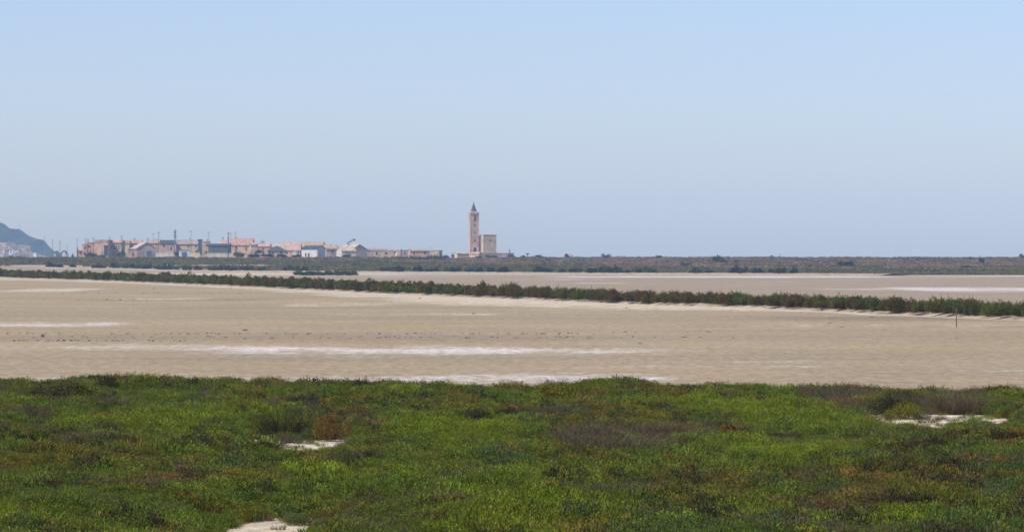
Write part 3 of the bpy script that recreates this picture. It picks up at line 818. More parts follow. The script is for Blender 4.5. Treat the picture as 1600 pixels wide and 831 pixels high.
# ---------------------------------------------------------------- wall and roof surfaces
W = dict(peach=wall_mat('peach plaster', (0.651, 0.428, 0.315)), pink=wall_mat('pink plaster', (0.598, 0.391, 0.324)), tan=wall_mat('tan plaster', (0.563, 0.455, 0.333)),
         yellow=wall_mat('yellow plaster', (0.669, 0.555, 0.360)), mauve=wall_mat('mauve grey plaster', (0.458, 0.382, 0.360)), white=wall_mat('whitewash', (0.686, 0.692, 0.666), .12),
         pale=wall_mat('pale plaster', (0.616, 0.555, 0.468), .15), orange=wall_mat('orange plaster', (0.704, 0.382, 0.252)), shed=wall_mat('blue grey sheet', (0.11, 0.12, 0.15), .2),
         stone=wall_mat('church stone', (0.56, 0.43, 0.34), .16), cream=wall_mat('cream stone', (0.669, 0.528, 0.378), .15))
RF = dict(pink=wall_mat('faded clay tiles', (0.493, 0.346, 0.288)), brown=wall_mat('brown tiles', (0.405, 0.319, 0.243)), mauve=wall_mat('mauve tiles', (0.352, 0.282, 0.279)),
          red=wall_mat('red clay tiles', (0.440, 0.273, 0.225)), dark=wall_mat('dark roofing', (0.075, 0.077, 0.090), .2), tan=wall_mat('pale tiles', (0.493, 0.419, 0.324)),
          white=wall_mat('white roofing', (0.651, 0.646, 0.594), .1), slate=wall_mat('slate', (0.088, 0.091, 0.104), .2), grey=wall_mat('grey roofing', (0.299, 0.291, 0.288)))
DK = wall_mat('dark shutter and opening shade', (0.07, 0.075, 0.09), .2); BLUE = wall_mat('blue painted door', (0.12, 0.18, 0.33), .2); WOOD = wall_mat('weathered wood', (0.14, 0.11, 0.085), .3, 3)
POLE = wall_mat('pole wood', (0.11, 0.095, 0.085), .3, 2); STEEL = wall_mat('galvanised steel', (0.22, 0.23, 0.25), .15); SLATE = RF['slate']
GLASS, nt, b = new_mat('window glass'); b.inputs['Base Color'].default_value = (0.03, 0.04, 0.05, 1); b.inputs['Roughness'].default_value = 0.15

rb = random.Random(12)


def opening(parent, x0, x1, z0, z1, name='window', mat=DK, yf=0.0):
    m_ = MB(); t = 0.09
    m_.box(x0 - t, x1 + t, yf - 0.07, yf - 0.003, z1, z1 + t); m_.box(x0 - t, x1 + t, yf - 0.10, yf - 0.003, z0 - t, z0)
    m_.box(x0 - t, x0, yf - 0.07, yf - 0.003, z0, z1); m_.box(x1, x1 + t, yf - 0.07, yf - 0.003, z0, z1)
    w = m_.build(name, W['pale'], parent)
    MB().box(x0, x1, yf - 0.03, yf - 0.003, z0, z1).build('pane' if name == 'window' else 'door_leaf', mat, w)
    return w


def building(name, label, cat, x0, x1, yw, yb, d, depth, rz, roof, yr, wall, rmat, opens=(), auto=0, group=None, chimney=0, side=0):
    """x0..x1 front wall columns, yw eaves row, yb base row, yr ridge row"""
    k = d / F; a = R(rz); w = (x1 - x0) * k / math.cos(a); X = ((x0 + x1) / 2 - CX) * k; z0 = H + (HY - yb) * k; h = (yb - yw) * k; hr = (yb - yr) * k
    o = empty(name, (X, d, z0), a); tag(o, label, cat, group)
    hw = w / 2; low = -max(0.6, z0 - float(terrain(X, d)) + 0.8)
    if roof == 'gabley':
        MB().prism([(-hw, low), (hw, low), (hw, h), (0, hr - 0.2), (-hw, h)], 0, depth).build('wall', W[wall], o)
        t = 0.22; s = (hr - h) / hw; e = 0.4
        m_ = MB(); m_.prism([(-hw - e, h - s * e), (0, hr), (0, hr + t), (-hw - e, h - s * e + t)], -0.35, depth + 0.35)
        m_.prism([(0, hr), (hw + e, h - s * e), (hw + e, h - s * e + t), (0, hr + t)], -0.35, depth + 0.35); r = m_.build('roof', RF[rmat], o)
    elif roof == 'gablex':
        MB().prismx([(0, low), (depth, low), (depth, h), (depth / 2, hr - 0.2), (0, h)], -hw, hw).build('wall', W[wall], o)
        t = 0.2; e = 0.4; s = (hr - h) / (depth / 2); m_ = MB()
        m_.prismx([(-e, h - s * e), (depth / 2, hr), (depth / 2, hr + t), (-e, h - s * e + t)], -hw - .3, hw + .3)
        m_.prismx([(depth / 2, hr), (depth + e, h - s * e), (depth + e, h - s * e + t), (depth / 2, hr + t)], -hw - .3, hw + .3); r = m_.build('roof', RF[rmat], o)
    elif roof == 'hip':
        MB().box(-hw, hw, 0, depth, low, h).build('wall', W[wall], o)
        e = 0.5; rl = max(0, hw - depth / 2); v = [(-hw - e, -e, h), (hw + e, -e, h), (hw + e, depth + e, h), (-hw - e, depth + e, h), (-rl, depth / 2, hr), (rl, depth / 2, hr)]
        v += [(p[0], p[1], p[2] - 0.15) for p in v[:4]]
        m_ = MB().add([(p[0], p[1], p[2] + 0.004) for p in v], [(0, 1, 5, 4), (1, 2, 5), (2, 3, 4, 5), (3, 0, 4), (6, 7, 1, 0), (7, 8, 2, 1), (8, 9, 3, 2), (9, 6, 0, 3), (9, 8, 7, 6)]); r = m_.build('roof', RF[rmat], o)
    else:
        MB().box(-hw, hw, 0, depth, low, h).build('wall', W[wall], o)
        m_ = MB(); e = 0.12; c = max(0.3, hr - h) 
        m_.box(-hw - e, hw + e, -e, 0.25, h + .003, h + c); m_.box(-hw - e, hw + e, depth - .25, depth + e, h + .003, h + c)
        m_.box(-hw - e, -hw + .25, 0.253, depth - .253, h + .003, h + c); m_.box(hw - .25, hw + e, 0.253, depth - .253, h + .003, h + c)
        r = m_.build('parapet', RF[rmat], o)
    for (a0, a1, b0, b1, nm, mt) in opens:
        opening(o, ((a0 + a1) / 2 - (x0 + x1) / 2) * k / math.cos(a) - (a1 - a0) * k / 2, ((a0 + a1) / 2 - (x0 + x1) / 2) * k / math.cos(a) + (a1 - a0) * k / 2, (yb - b1) * k, (yb - b0) * k, nm, mt)
    if auto:
        rows = 2 if h > 5.6 else 1; n = max(1, int(w / auto))
        for j in range(rows):
            for i in range(n):
                if rb.random() < 0.25: continue
                xc = -hw + (i + .5 + rb.uniform(-.12, .12)) * w / n; zc = (j + 0.62) * h / rows + rb.uniform(-.1, .1)
                if any(abs(xc - ((q[0] + q[1]) / 2 - (x0 + x1) / 2) * k) < (q[1] - q[0]) * k / 2 + 0.9 for q in opens): continue
                ww = rb.uniform(.45, .7); opening(o, xc - ww, xc + ww, zc - rb.uniform(.5, .8), min(h - .25, zc + .6))
    for i in range(chimney):
        xc = rb.uniform(-.7, .7) * hw; zc = hr - (0 if roof.startswith('g') else 0.3)
        yc = depth / 2 + 0.6 if roof != 'gabley' else depth * .5
        MB().box(xc - .45, xc + .45, yc - .45, yc + .45, h - .2, hr + rb.uniform(.8, 1.7)).build('chimney', W['pink'], r)
    return o


B = building
B('house', 'small bright orange house at the far left end of the village', 'house', 122.5, 129, 391.5, 402, 2520, 6, 10, 'gablex', 388.5, 'orange', 'pink', (), 3)
B('house', 'narrow pink house block second from the left end of the village', 'house', 128.5, 136, 383, 402, 2560, 8, 0, 'flat', 381.5, 'pink', 'red', (), 2.6, None, 1)
B('house', 'pinkish house block with flat roof left of the tall peach hall', 'house', 135, 148, 380.5, 402, 2600, 9, 6, 'flat', 378.5, 'peach', 'pink', (), 3, None, 1)
B('hall', 'tall peach hall with one tall dark doorway', 'building', 148, 169, 379, 402, 2580, 14, -4, 'flat', 374.5, 'peach', 'pink', ((162.5, 169.4 - .6, 383, 399.6, 'door', DK),), 0)
B('hall', 'tan row building with upright dark window bays beside the tall peach hall', 'building', 170, 190, 379.5, 402, 2590, 13, -4, 'gablex', 375, 'tan', 'pink',
  tuple((174 + 3.6 * i, 175.6 + 3.6 * i, 383, 390, 'window', DK) for i in range(4)), 0, None, 1)
B('house', 'yellowish house with pink roof behind the dark wooden pole', 'house', 189, 202, 380, 402, 2620, 10, 0, 'gablex', 375.8, 'yellow', 'red', (), 3.4)
B('house', 'tan house with long pink roof behind the big gabled hall', 'house', 201, 221, 380, 402, 2630, 10, 0, 'gablex', 375.6, 'tan', 'red', (), 4, None, 1)
B('gabled_hall', 'big pinkish gabled hall with dark blue gate in its front', 'building', 214, 244, 388, 403, 2440, 20, 14, 'gabley', 379, 'mauve', 'tan', ((229, 237, 392, 400.6, 'door', BLUE),), 0)
B('house', 'low pink annex with red roof against the side of the big gabled hall', 'house', 199.5, 213.5, 390.5, 403, 2415, 6, 5, 'flat', 389, 'pink', 'red', ((206.5, 209.5, 395, 400, 'window', DK),), 0)
B('house', 'brownish pink long house behind the right side of the gabled hall', 'house', 231, 252, 380, 400, 2600, 10, 0, 'gablex', 374.8, 'pink', 'brown', (), 3.5, None, 2)
B('house', 'pink house with long dark roof just left of the lattice tower', 'house', 250, 273, 380.5, 400, 2560, 12, 3, 'gablex', 375.5, 'pink', 'dark', ((266, 268.5, 384.5, 391, 'window', DK),), 4)
B('yard_wall', 'low pale yard wall running between the gabled hall and the lattice tower', 'wall', 243, 272, 395, 402, 2430, .5, -3, 'flat', 394, 'pale', 'white')
B('long_house', 'long tan house with mauve roof right of the lattice tower', 'house', 275, 311, 381.5, 400, 2570, 13, -3, 'gablex', 374.8, 'tan', 'mauve', (), 4, None, 1)
B('hut', 'small white hut with a wide blue door below the long tan house', 'hut', 281, 297, 391.5, 403, 2420, 5, 8, 'flat', 391, 'white', 'grey', ((284, 292, 394, 401.5, 'door', BLUE),), 0)
B('yard_wall', 'low yellow yard wall at the foot of the dark brick chimney tower', 'wall', 297, 312, 394.5, 403, 2410, .6, -5, 'flat', 394, 'yellow', 'tan')
B('house', 'narrow tan house between the brick chimney tower and the dark shed', 'house', 316.5, 329, 378.5, 401, 2560, 9, 5, 'flat', 377, 'tan', 'pink', (), 3, None, 1)
B('shed', 'dark blue grey sheet metal shed behind a pale wall', 'shed', 325.5, 357.5, 384, 402, 2450, 12, -3, 'gablex', 381, 'shed', 'dark')
B('yard_wall', 'pale wall running in front of the dark blue grey shed', 'wall', 324, 362, 395.5, 403, 2425, .5, 0, 'flat', 395, 'pale', 'tan')
B('house', 'house with pink sloping roof rising behind the dark shed', 'house', 336, 361, 382, 401, 2600, 14, 0, 'hip', 374, 'peach', 'pink', (), 4, None, 2)
B('long_house', 'broad peach house with reddish roof right of the tall dark pole', 'house', 359, 393, 383, 402, 2540, 16, -4, 'gablex', 373, 'peach', 'red', ((384, 386, 386, 391, 'window', DK),), 5, None, 1)
B('house', 'tan house at the right side of the broad peach house', 'house', 392, 403, 382.5, 402, 2520, 9, 8, 'gablex', 379, 'tan', 'brown', (), 3)
B('house', 'pink house with low trees showing over its roof', 'house', 400, 421, 385, 402, 2540, 10, -3, 'gablex', 380, 'peach', 'pink', (), 4)
B('house', 'low tan house behind the one with the dark pyramid roof', 'house', 417, 438, 386, 402, 2570, 10, 0, 'gablex', 382, 'tan', 'tan', (), 4)
B('bungalow', 'pink bungalow under a dark pyramid roof', 'house', 419, 447, 391.5, 401, 2470, 13, 4, 'hip', 383.5, 'pink', 'slate', ((438, 441, 393, 398, 'window', DK),), 5)
B('house', 'wide house under a big faded pink roof left of the white building', 'house', 439, 469, 391, 401, 2520, 18, 0, 'gablex', 379.3, 'peach', 'pink', (), 5)
B('shed', 'tiny bright white shed under the big faded pink roof', 'shed', 457, 464, 393, 401, 2450, 3, 0, 'flat', 392.4, 'white', 'white')
B('warehouse', 'brown roofed warehouse behind the white building', 'building', 467, 503, 386, 401, 2560, 22, -3, 'gablex', 377.5, 'tan', 'brown')
B('white_building', 'long white building with dark roof and dark end wall', 'building', 471, 496, 388.5, 402, 2450, 15, -15, 'gablex', 384, 'white', 'dark', ((476.5, 478.6, 395.5, 400.5, 'door', DK), (481, 483.6, 395.8, 400.8, 'door', DK)), 0)
B('warehouse', 'mauve walled warehouse with a yellow lit end beside the white building', 'building', 510, 531, 389, 401, 2500, 18, 13, 'gablex', 382.3, 'mauve', 'brown', (), 6)
B('warehouse', 'pale grey walled warehouse with tan roof under the conveyor', 'building', 534, 556, 392, 401, 2480, 16, 13, 'gablex', 385.5, 'pale', 'tan')
B('salt_hall', 'gabled salt hall with pale sloping roof below the tip of the conveyor', 'building', 550, 574, 390, 401, 2530, 26, 20, 'gabley', 382, 'mauve', 'tan')
B('shed', 'low mauve shed with dark roof right of the salt hall', 'shed', 573, 604, 391, 401, 2560, 10, 0, 'gablex', 388.8, 'mauve', 'mauve', (), 5)
B('shed', 'low pinkish tan shed with yellowish wall toward the long hedge', 'shed', 580, 610, 392.5, 401, 2500, 7, 4, 'flat', 391.5, 'tan', 'pink', (), 4)
B('shed', 'low shed with a white roof edge above the start of the dark hedge', 'shed', 609, 626, 390.8, 401, 2540, 9, -3, 'flat', 389, 'pink', 'white', (), 4)
B('shed', 'grey mauve low shed behind the dark hedge', 'shed', 625, 642, 391.5, 401, 2560, 9, 0, 'flat', 390.5, 'mauve', 'grey', (), 4)
B('shed', 'long tan pink shed with brown roof behind the dark hedge', 'shed', 641, 672, 392, 401, 2520, 9, 9, 'gablex', 389.8, 'peach', 'brown', (), 5)
B('shed', 'last tan brown shed at the right end of the village', 'shed', 673, 687, 391.8, 401, 2560, 9, -9, 'flat', 391, 'tan', 'grey', (), 4)
B('hut', 'tiny pale hut alone on the skyline right of the church', 'hut', 885.5, 895, 400, 403.5, 2500, 5, 8, 'gablex', 397.3, 'pale', 'mauve')
B('house', 'small far pale house on the skyline behind brown scrub', 'house', 967, 977, 401.3, 403.5, 2700, 6, 8, 'gablex', 399.6, 'pink', 'mauve')

# white tank
m_ = MB(); x, d, z = at(620, 396.5, 2440); m_.tube((0, 0, -3.5), (0, 0, 0.2), .75, .75, 14); m_.tube((0, 0, .2), (0, 0, .6), .78, .1, 14)
o = m_.build('water_tank', W['white']); o.location = (x, d, z); tag(o, 'small white tank gleaming above the dark hedge', 'tank')

# brick chimney tower
x, d, z = at(312.8, 402, 2460); t = empty('chimney_tower', (x, d, z)); tag(t, 'dark brick chimney tower with a wider cap among the houses', 'tower')
MB().prism([(-1.15, -1), (1.15, -1), (1.0, 9.2), (-1.0, 9.2)], -1.0, 1.0).build('shaft', W['mauve'], t); MB().box(-1.3, 1.3, -1.3, 1.3, 9.203, 10.0).build('cap', RF['slate'], t)
MB().box(-1.05, 1.05, -1.03, -1.003, 1.5, 8.6).build('brickwork', W['shed'], t)

# lattice tower
x, d, z = at(273.6, 403, 2440); t = empty('lattice_tower', (x, d, z)); tag(t, 'tall steel lattice tower standing among the village houses', 'tower')
Ht = (403 - 359) * d / F
for sx in (-1, 1):
    for sy in (-1, 1): MB().tube((sx * .8, sy * .8, -1), (sx * .35, sy * .35, Ht), .09, .07, 5).build('leg', STEEL, t)
m_ = MB()
for i in range(11):
    z0, z1 = i * Ht / 11, (i + 1) * Ht / 11; a0, a1 = .8 - .45 * i / 11, .8 - .45 * (i + 1) / 11
    for (p, q) in (((-a0, -a0), (a1, -a1)), ((a0, a0), (-a1, a1)), ((-a0, a0), (-a1, -a1)), ((a0, -a0), (a1, a1)), ((a0, -a0), (-a1, -a1))):
        m_.tube((*p, z0), (*q, z1), .05, .05, 4)
m_.build('bracing', STEEL, t)
m_ = MB(); m_.box(-1.1, 1.1, -.3, .3, Ht - 1.4, Ht - 1.1); m_.box(-.9, .9, -.3, .3, Ht - 3.4, Ht - 3.1); m_.box(-.45, .45, -.45, .45, Ht - 4.6, Ht - .3); m_.tube((0, 0, Ht), (0.5, 0, Ht + 1), .06, .04, 5); m_.build('antenna', STEEL, t)

# conveyor boom
p0 = at(541.5, 381, 2545); p1 = at(553.5, 374.6, 2545); t = empty('salt_conveyor', p0); tag(t, 'slanting blue grey conveyor boom rising over the salt hall', 'conveyor')
q = (p1[0] - p0[0], 0, p1[2] - p0[2]); m_ = MB()
for s in (-.7, .7): m_.tube((0, s, -.3), (q[0], s, q[2] - .3), .12, .12, 5); m_.tube((0, s, .7), (q[0], s, q[2] + .5), .1, .1, 5)
for i in range(9):
    f = i / 8; m_.tube((q[0] * f, -.7, q[2] * f - .3), (q[0] * min(1, f + .1), -.7, q[2] * min(1, f + .1) + .6), .07, .07, 4)
m_.build('truss', STEEL, t); MB().add([(0, -.6, .1), (q[0], -.6, q[2] + .1), (q[0], .6, q[2] + .1), (0, .6, .1), (0, -.6, .3), (q[0], -.6, q[2] + .3), (q[0], .6, q[2] + .3), (0, .6, .3)],
     [(0, 3, 2, 1), (4, 5, 6, 7), (0, 1, 5, 4), (1, 2, 6, 5), (2, 3, 7, 6), (3, 0, 4, 7)]).build('belt', W['shed'], t)
MB().tube((q[0], -.6, q[2]), (q[0], .6, q[2]), .75, .75, 10).build('head_drum', STEEL, t)
MB().tube((1, 0, 0), (1, 0, -7.5), .25, .3, 6).build('support', STEEL, t)

# ---------------------------------------------------------------- church
K = 2500 / F; a = R(13); xz = (735 + 748.5) / 2; base = at(741.5, 397, 2500)
ch = empty('church', base, a); tag(ch, 'old salt works church with tall pointed bell tower and square nave', 'church')
tw = 4.9; hb = (397 - 334.3) * K; hw = tw / 2
tower = MB().box(-hw, hw, 0, tw, -2.2, hb).build('bell_tower', W['stone'], ch)
m_ = MB()   # corner stones and string courses
for sx in (-1, 1):
    x0 = sx * hw - (0.35 if sx > 0 else 0.06); m_.box(x0, x0 + .41, -.06, .35, -2.2, hb - .02)
m_.box(-hw - .07, hw + .07, -.09, -.0605, 9.6, 9.85); m_.build('corner_stones', W['pink'], tower)
MB().box(-hw - .28, hw + .28, -.28, tw + .28, hb + .003, hb + .95).build('cornice', W['stone'], tower)
MB().box(-hw + .55, hw - .55, .55, tw - .55, hb + .953, hb + 1.5).build('spire_base', W['pale'], tower)
c0 = tw / 2; zb = hb + 1.503; sp = []
sp_v = []
for r_, zz in ((1.75, zb), (1.35, zb + .9), (.72, zb + 2.9), (.06, zb + 5.0)):
    sp_v += [(r_ * math.cos(R(45 * i + 22.5)) * 1.05, c0 + r_ * math.sin(R(45 * i + 22.5)) * 1.05, zz) for i in range(8)]
fc = [(j * 8 + i, j * 8 + (i + 1) % 8, (j + 1) * 8 + (i + 1) % 8, (j + 1) * 8 + i) for j in range(3) for i in range(8)] + [tuple(range(7, -1, -1)), tuple(range(24, 32))]
MB().add(sp_v, fc).build('spire', SLATE, tower)
MB().tube((0, c0, zb + 4.9), (0, c0, zb + 6.2), .06, .03, 6).box(-.3, .3, c0 - .03, c0 + .03, zb + 5.55, zb + 5.65).build('finial_cross', STEEL, tower)


def arch_open(parent, xc, z0, z1, w, yf, n=8, name='window', side=None):
    """arched dark panel painted as the shade of an opening, with a stone surround; side='left' puts it on the -x face"""
    pts = [(xc - w / 2, z0), (xc + w / 2, z0)] + [(xc + w / 2 * math.cos(math.pi * i / n), z1 - w / 2 + w / 2 * math.sin(math.pi * i / n)) for i in range(n + 1)]
    big = [(xc - w / 2 - .12, z0 - .12), (xc + w / 2 + .12, z0 - .12)] + [(xc + (w / 2 + .12) * math.cos(math.pi * i / n), z1 - w / 2 + (w / 2 + .12) * math.sin(math.pi * i / n)) for i in range(n + 1)]
    if side is None:
        f = MB().prism(big, yf - .05, yf - .003).build(name, W['pink'], parent); MB().prism(pts, yf - .09, yf - .0505).build('shade_panel', DK, f)  # solid dark panel paints the shade inside the arch
    else:
        f = MB().prismx([(p[0], p[1]) for p in big], -hw - .05, -hw - .003).build(name, W['pink'], parent); MB().prismx([(p[0], p[1]) for p in pts], -hw - .09, -hw - .0505).build('shade_panel', DK, f)


arch_open(ch, .1, (397 - 345.5) * K, (397 - 335.8) * K, .95, 0); arch_open(ch, tw / 2, (397 - 345) * K, (397 - 336) * K, 1.0, 0, side='left')
for py in (351.5, 363.5, 375.8): opening(ch, -.25, .55, (397 - py) * K - .45, (397 - py) * K + .45)
arch_open(ch, .1, (397 - 392.5) * K, (397 - 386.5) * K, 1.35, 0, name='window')
# the lower link and the square nave
hn = (397 - 367.6) * K
MB().box(1.0, 4.2, 4.95, 8.5, -2, hn - .1).build('link_wall', W['stone'], ch)
nx, ny = 3.75, -6.5; nave = MB().box(nx, nx + 7.4, ny, ny + 8.8, -2.2, hn).build('nave', W['stone'], ch)
m_ = MB(); m_.box(nx - .16, nx + 7.56, ny - .16, ny + .2, hn + .003, hn + .4); m_.box(nx - .16, nx + 7.56, ny + 8.6, ny + 8.96, hn + .003, hn + .4); m_.box(nx - .16, nx + .2, ny + .203, ny + 8.597, hn + .003, hn + .4); m_.box(nx + 7.2, nx + 7.56, ny + .203, ny + 8.597, hn + .003, hn + .4)
m_.build('cornice', W['pink'], nave)
m_ = MB(); m_.box(nx - .05, nx + .35, ny - .05, ny + .3, -2, hn - .01); m_.box(nx + 7.05, nx + 7.45, ny - .05, ny + .3, -2, hn - .01); m_.build('corner_stones', W['pink'], nave)
opening(ch, nx + 3.2, nx + 4.1, (397 - 375.5) * K - .5, (397 - 375.5) * K + .45, yf=ny)
MB().add([(nx, ny, hn + .02), (nx + 7.4, ny, hn + .02), (nx + 7.4, ny + 8.8, hn + .02), (nx, ny + 8.8, hn + .02)], [(0, 1, 2, 3)]).build('flat_roof', RF['tan'], nave)
# yard walls round the church
B('church_porch', 'low cream lean-to at the foot of the church tower on its left', 'building', 714, 733, 396, 403, 2490, 5, 16, 'gablex', 394, 'cream', 'tan')
B('church_porch', 'low orange lit porch directly in front of the church tower', 'building', 735, 748, 396.5, 403, 2480, 4, -28, 'gablex', 394.3, 'cream', 'pink')
B('yard_wall', 'long low mauve yard wall in front of the nave running right', 'wall', 748, 803, 396.5, 403, 2485, .6, 8, 'flat', 395.2, 'mauve', 'mauve')
x, d, z = at(796.3, 402, 2488); t = empty('gate_pillar', (x, d, z)); tag(t, 'small grey chimney like pillar rising from the church yard wall', 'pillar')
MB().box(-.45, .45, -.45, .45, -1, 3.6).build('shaft', W['mauve'], t); MB().tube((0, 0, 3.603), (0, 0, 4.7), .4, .1, 8).build('cap', SLATE, t)

# ---------------------------------------------------------------- poles
def pole(px, pt, pb, d, label, arms=1, r=.16, group=None, mat=POLE, lean=0):
    x, y, z = at(px, pb, d); h = (pb - pt) * d / F; t = empty('utility_pole', (x, y, z)); tag(t, label, 'pole', group)
    low = min(-1.0, float(terrain(x, y)) - z - .5)
    MB().tube((0, 0, low), (lean, 0, h), r, r * .65, 7).build('shaft', mat, t)
    for i in range(arms):
        zz = h - .35 - .8 * i; a_ = MB().box(-.95, .95, -.08, .08, zz - .08, zz + .08).build('crossarm', mat, t); a_.location = (lean * (zz / h), 0, 0)
        m_ = MB()
        for xx in (-.8, 0.05, .8): m_.tube((xx, 0, zz + .083), (xx, 0, zz + .34), .06, .05, 6)
        i_ = m_.build('insulators', W['mauve'], a_)


pole(190.3, 368, 399, 2480, 'dark wooden pole in front of the tan row building', 1, .2)
pole(356.8, 363, 404, 2400, 'thickest dark pole, standing in front of the dark blue grey shed', 1, .28)
pole(360.7, 364, 384, 2520, 'thin twin pole just behind the thickest dark pole', 1, .12)
pole(367.6, 362.5, 378, 2600, 'short pole rising from behind the reddish roof of the broad peach house', 1, .15)
pole(248, 362.5, 398, 2500, 'dark pole above the pink house with the long dark roof', 1, .17)
pole(239.5, 365, 396, 2560, 'thin grey pole over the brownish pink long house', 1, .1)
pole(298.4, 361, 397, 2520, 'thin pole above the mauve roof of the long tan house', 1, .11)
pole(326.3, 362.5, 400, 2480, 'pole at the left corner of the dark blue grey shed', 1, .13)
pole(230.5, 372, 396, 2560, 'short dark stub pole above the ridge of the big gabled hall', 1, .2)
pole(171.5, 370, 398, 2560, 'pole over the right end of the tall peach hall', 1, .12)
pole(146, 371.5, 398, 2540, 'pole between the flat roofed pink block and the tall peach hall', 1, .18)
pole(134, 373, 398, 2540, 'pole above the narrow pink house block', 1, .2)
pole(120.4, 373, 400, 2700, 'faint pole just left of the village edge', 1, .12)
pole(105, 383, 400, 3900, 'faint pole between the arched sheds and the village', 1, .2)
pole(93.6, 376, 400, 4300, 'faint taller pole right above the arched sheds', 2, .3)
pole(82.3, 373.5, 400, 4300, 'faint pole at the foot of the blue hill', 1, .25)
pole(69.5, 367, 378, 6700, 'short mast on the lower shoulder of the blue hill', 1, .45, mat=STEEL)
pole(30.3, 349, 359, 6900, 'thin mast on top of the blue hill', 1, .4, mat=STEEL)
pole(641, 386.5, 396, 2560, 'thin short pole above the grey mauve shed', 0, .12)
pole(671.5, 386, 396, 2560, 'thin short pole over the right end of the long tan pink shed', 0, .12)
pole(584.6, 385.5, 396, 2560, 'short pole above the low mauve shed', 0, .15)
pole(686.5, 390, 401, 2500, 'slim pole at the last shed of the village', 0, .12)

# ---------------------------------------------------------------- trees by the village
def tree(px, pt, pb, wpx, d, label, c, name='tree', group=None, kind=0, seed=0):
    x, y, z = at(px, pb, d); z = min(z, float(terrain(x, y)) + .1) if pb > 399 else z
    k = d / F; h = (H + (HY - pt) * k) - z; w = wpx * k
    t = empty(name, (x, y, z)); tag(t, label, 'tree', group); g = np.random.default_rng(int(px) + seed)
    m_ = MB(); m_.tube((0, 0, -.3), (.1, 0, h * .45), .05 * h, .03 * h, 7)
    for i in range(4):
        a_ = g.random() * 6.28; m_.tube((.1, 0, h * .4), (.1 + math.cos(a_) * w * .3, math.sin(a_) * w * .3, h * (.6 + .2 * g.random())), .022 * h, .01 * h, 5)
    m_.build('trunk', WOOD, t)
    me = bush_mesh('crown', g, w / 2, h * .8, 9, 500, max(.25, w * .1), max(.15, w * .055), .3, 0, LEAF_O, .35, 6)
    o = link(bpy.data.objects.new('crown', me), t); o.location = (0, 0, h * .16); o.color = (*c, 1)
    return t


GR = (0.038, 0.055, 0.032); GG = (0.055, 0.075, 0.035)
tree(121.3, 385.8, 401, 5, 2500, 'dark slim tree at the left edge of the village', GR)
tree(114, 395.5, 401.5, 6.5, 2550, 'small dark tree standing left of the village by itself', GR)
tree(192, 391, 402, 12, 2430, 'dark green round tree in front of the wooden pole', GR)
tree(186, 395, 402, 8, 2420, 'low greyish tree left of the dark green round one', GG)
tree(142, 394, 403, 22, 2450, 'wide grey green tree below the flat roofed pink block', (0.07, 0.08, 0.055))
tree(158, 397.5, 403, 16, 2440, 'low grey green tree below the tall peach hall', (0.07, 0.08, 0.055))
tree(308.5, 389, 396, 8, 2450, 'small green tree at the left foot of the brick chimney tower', GG)
tree(274, 391, 403, 9, 2425, 'dark reddish tree around the foot of the lattice tower', (0.06, 0.045, 0.04))
tree(374, 392.5, 403.5, 22, 2420, 'broad green tree below the broad peach house', GG)
tree(392, 372.5, 382, 7, 2580, 'dark tree rising behind the right end of the reddish roof', GR)
tree(405, 389, 398, 16, 2470, 'green tree in front of the pink house', GG)
tree(411, 378, 386, 15, 2580, 'flat dark tree crown showing over the pink roof', GR)
tree(396, 396, 401.5, 22, 2440, 'very dark low tree row at the left below the green tree', (0.022, 0.03, 0.03))
tree(418, 396, 401.5, 24, 2440, 'very dark low tree below the pink bungalow', (0.022, 0.03, 0.03))
tree(440, 397, 401.5, 22, 2440, 'very dark low tree right of the pink bungalow', (0.022, 0.03, 0.03))
tree(464, 396.8, 401.5, 20, 2440, 'very dark low tree at the left end of the white building', (0.022, 0.03, 0.03))
tree(542, 396.5, 401.5, 16, 2450, 'small dark tree in front of the pale grey warehouse', GR)
tree(707, 396, 402.5, 8, 2480, 'bluish dark tree just left of the church lean-to', GR)
tree(698, 399, 403, 10, 2480, 'low dark tree between the hedge and the church', GR)
for i in range(17):
    px = 614 + i * 5.0
    tree(px, 397.2 + (2.2 if i < 11 else 0) * rb.random() + (0 if i >= 11 else 1.2), 407.5, 8.5, 2330 + rb.uniform(-10, 10), 'dark bluish green tree in the dense windbreak between village and church', (0.025, 0.036, 0.036),
         'windbreak_tree', 'windbreak trees between the village and the church')
# palm
x, y, z = at(824, 403, 2480); t = empty('palm_tree', (x, y, z - .3)); tag(t, 'small lone palm tree on the skyline right of the church', 'palm')
MB().tube((0, 0, -.4), (.15, 0, 2.7), .28, .2, 8).build('trunk', WOOD, t); m_ = MB()
for i in range(16):
    a_ = i * 2.4; e = .3 + .9 * rb.random(); L = 1.25
    p = [(.15 + math.cos(a_) * L * s, math.sin(a_) * L * s, 2.7 + e * s * 1.2 - 1.3 * s * s) for s in (0, .5, 1.0)]
    s_ = (-math.sin(a_) * .2, math.cos(a_) * .2, 0)
    vs = []
    for j, q in enumerate(p): wv = (.6, 1, .15)[j]; vs += [(q[0] + s_[0] * wv, q[1] + s_[1] * wv, q[2] - .05), (q[0], q[1], q[2] + .05), (q[0] - s_[0] * wv, q[1] - s_[1] * wv, q[2] - .05)]
    m_.add(vs, [(0, 1, 4, 3), (1, 2, 5, 4), (3, 4, 7, 6), (4, 5, 8, 7)])
FR, nt, b = new_mat('palm frond'); b.inputs['Base Color'].default_value = (0.04, 0.06, 0.03, 1); b.inputs['Roughness'].default_value = .6
m_.build('fronds', FR, t)
# pale marker on the skyline
x, y, z = at(1219, 403, 2450); t = empty('marker_sign', (x, y, z)); tag(t, 'pale yellowish marker board on a thin post on the skyline far right', 'sign')
MB().tube((0, 0, -1), (0, 0, 2.2), .07, .06, 6).build('post', POLE, t); MB().box(-.5, .5, -.09, -.06, 1.1, 2.3).build('board', W['tan'], t)

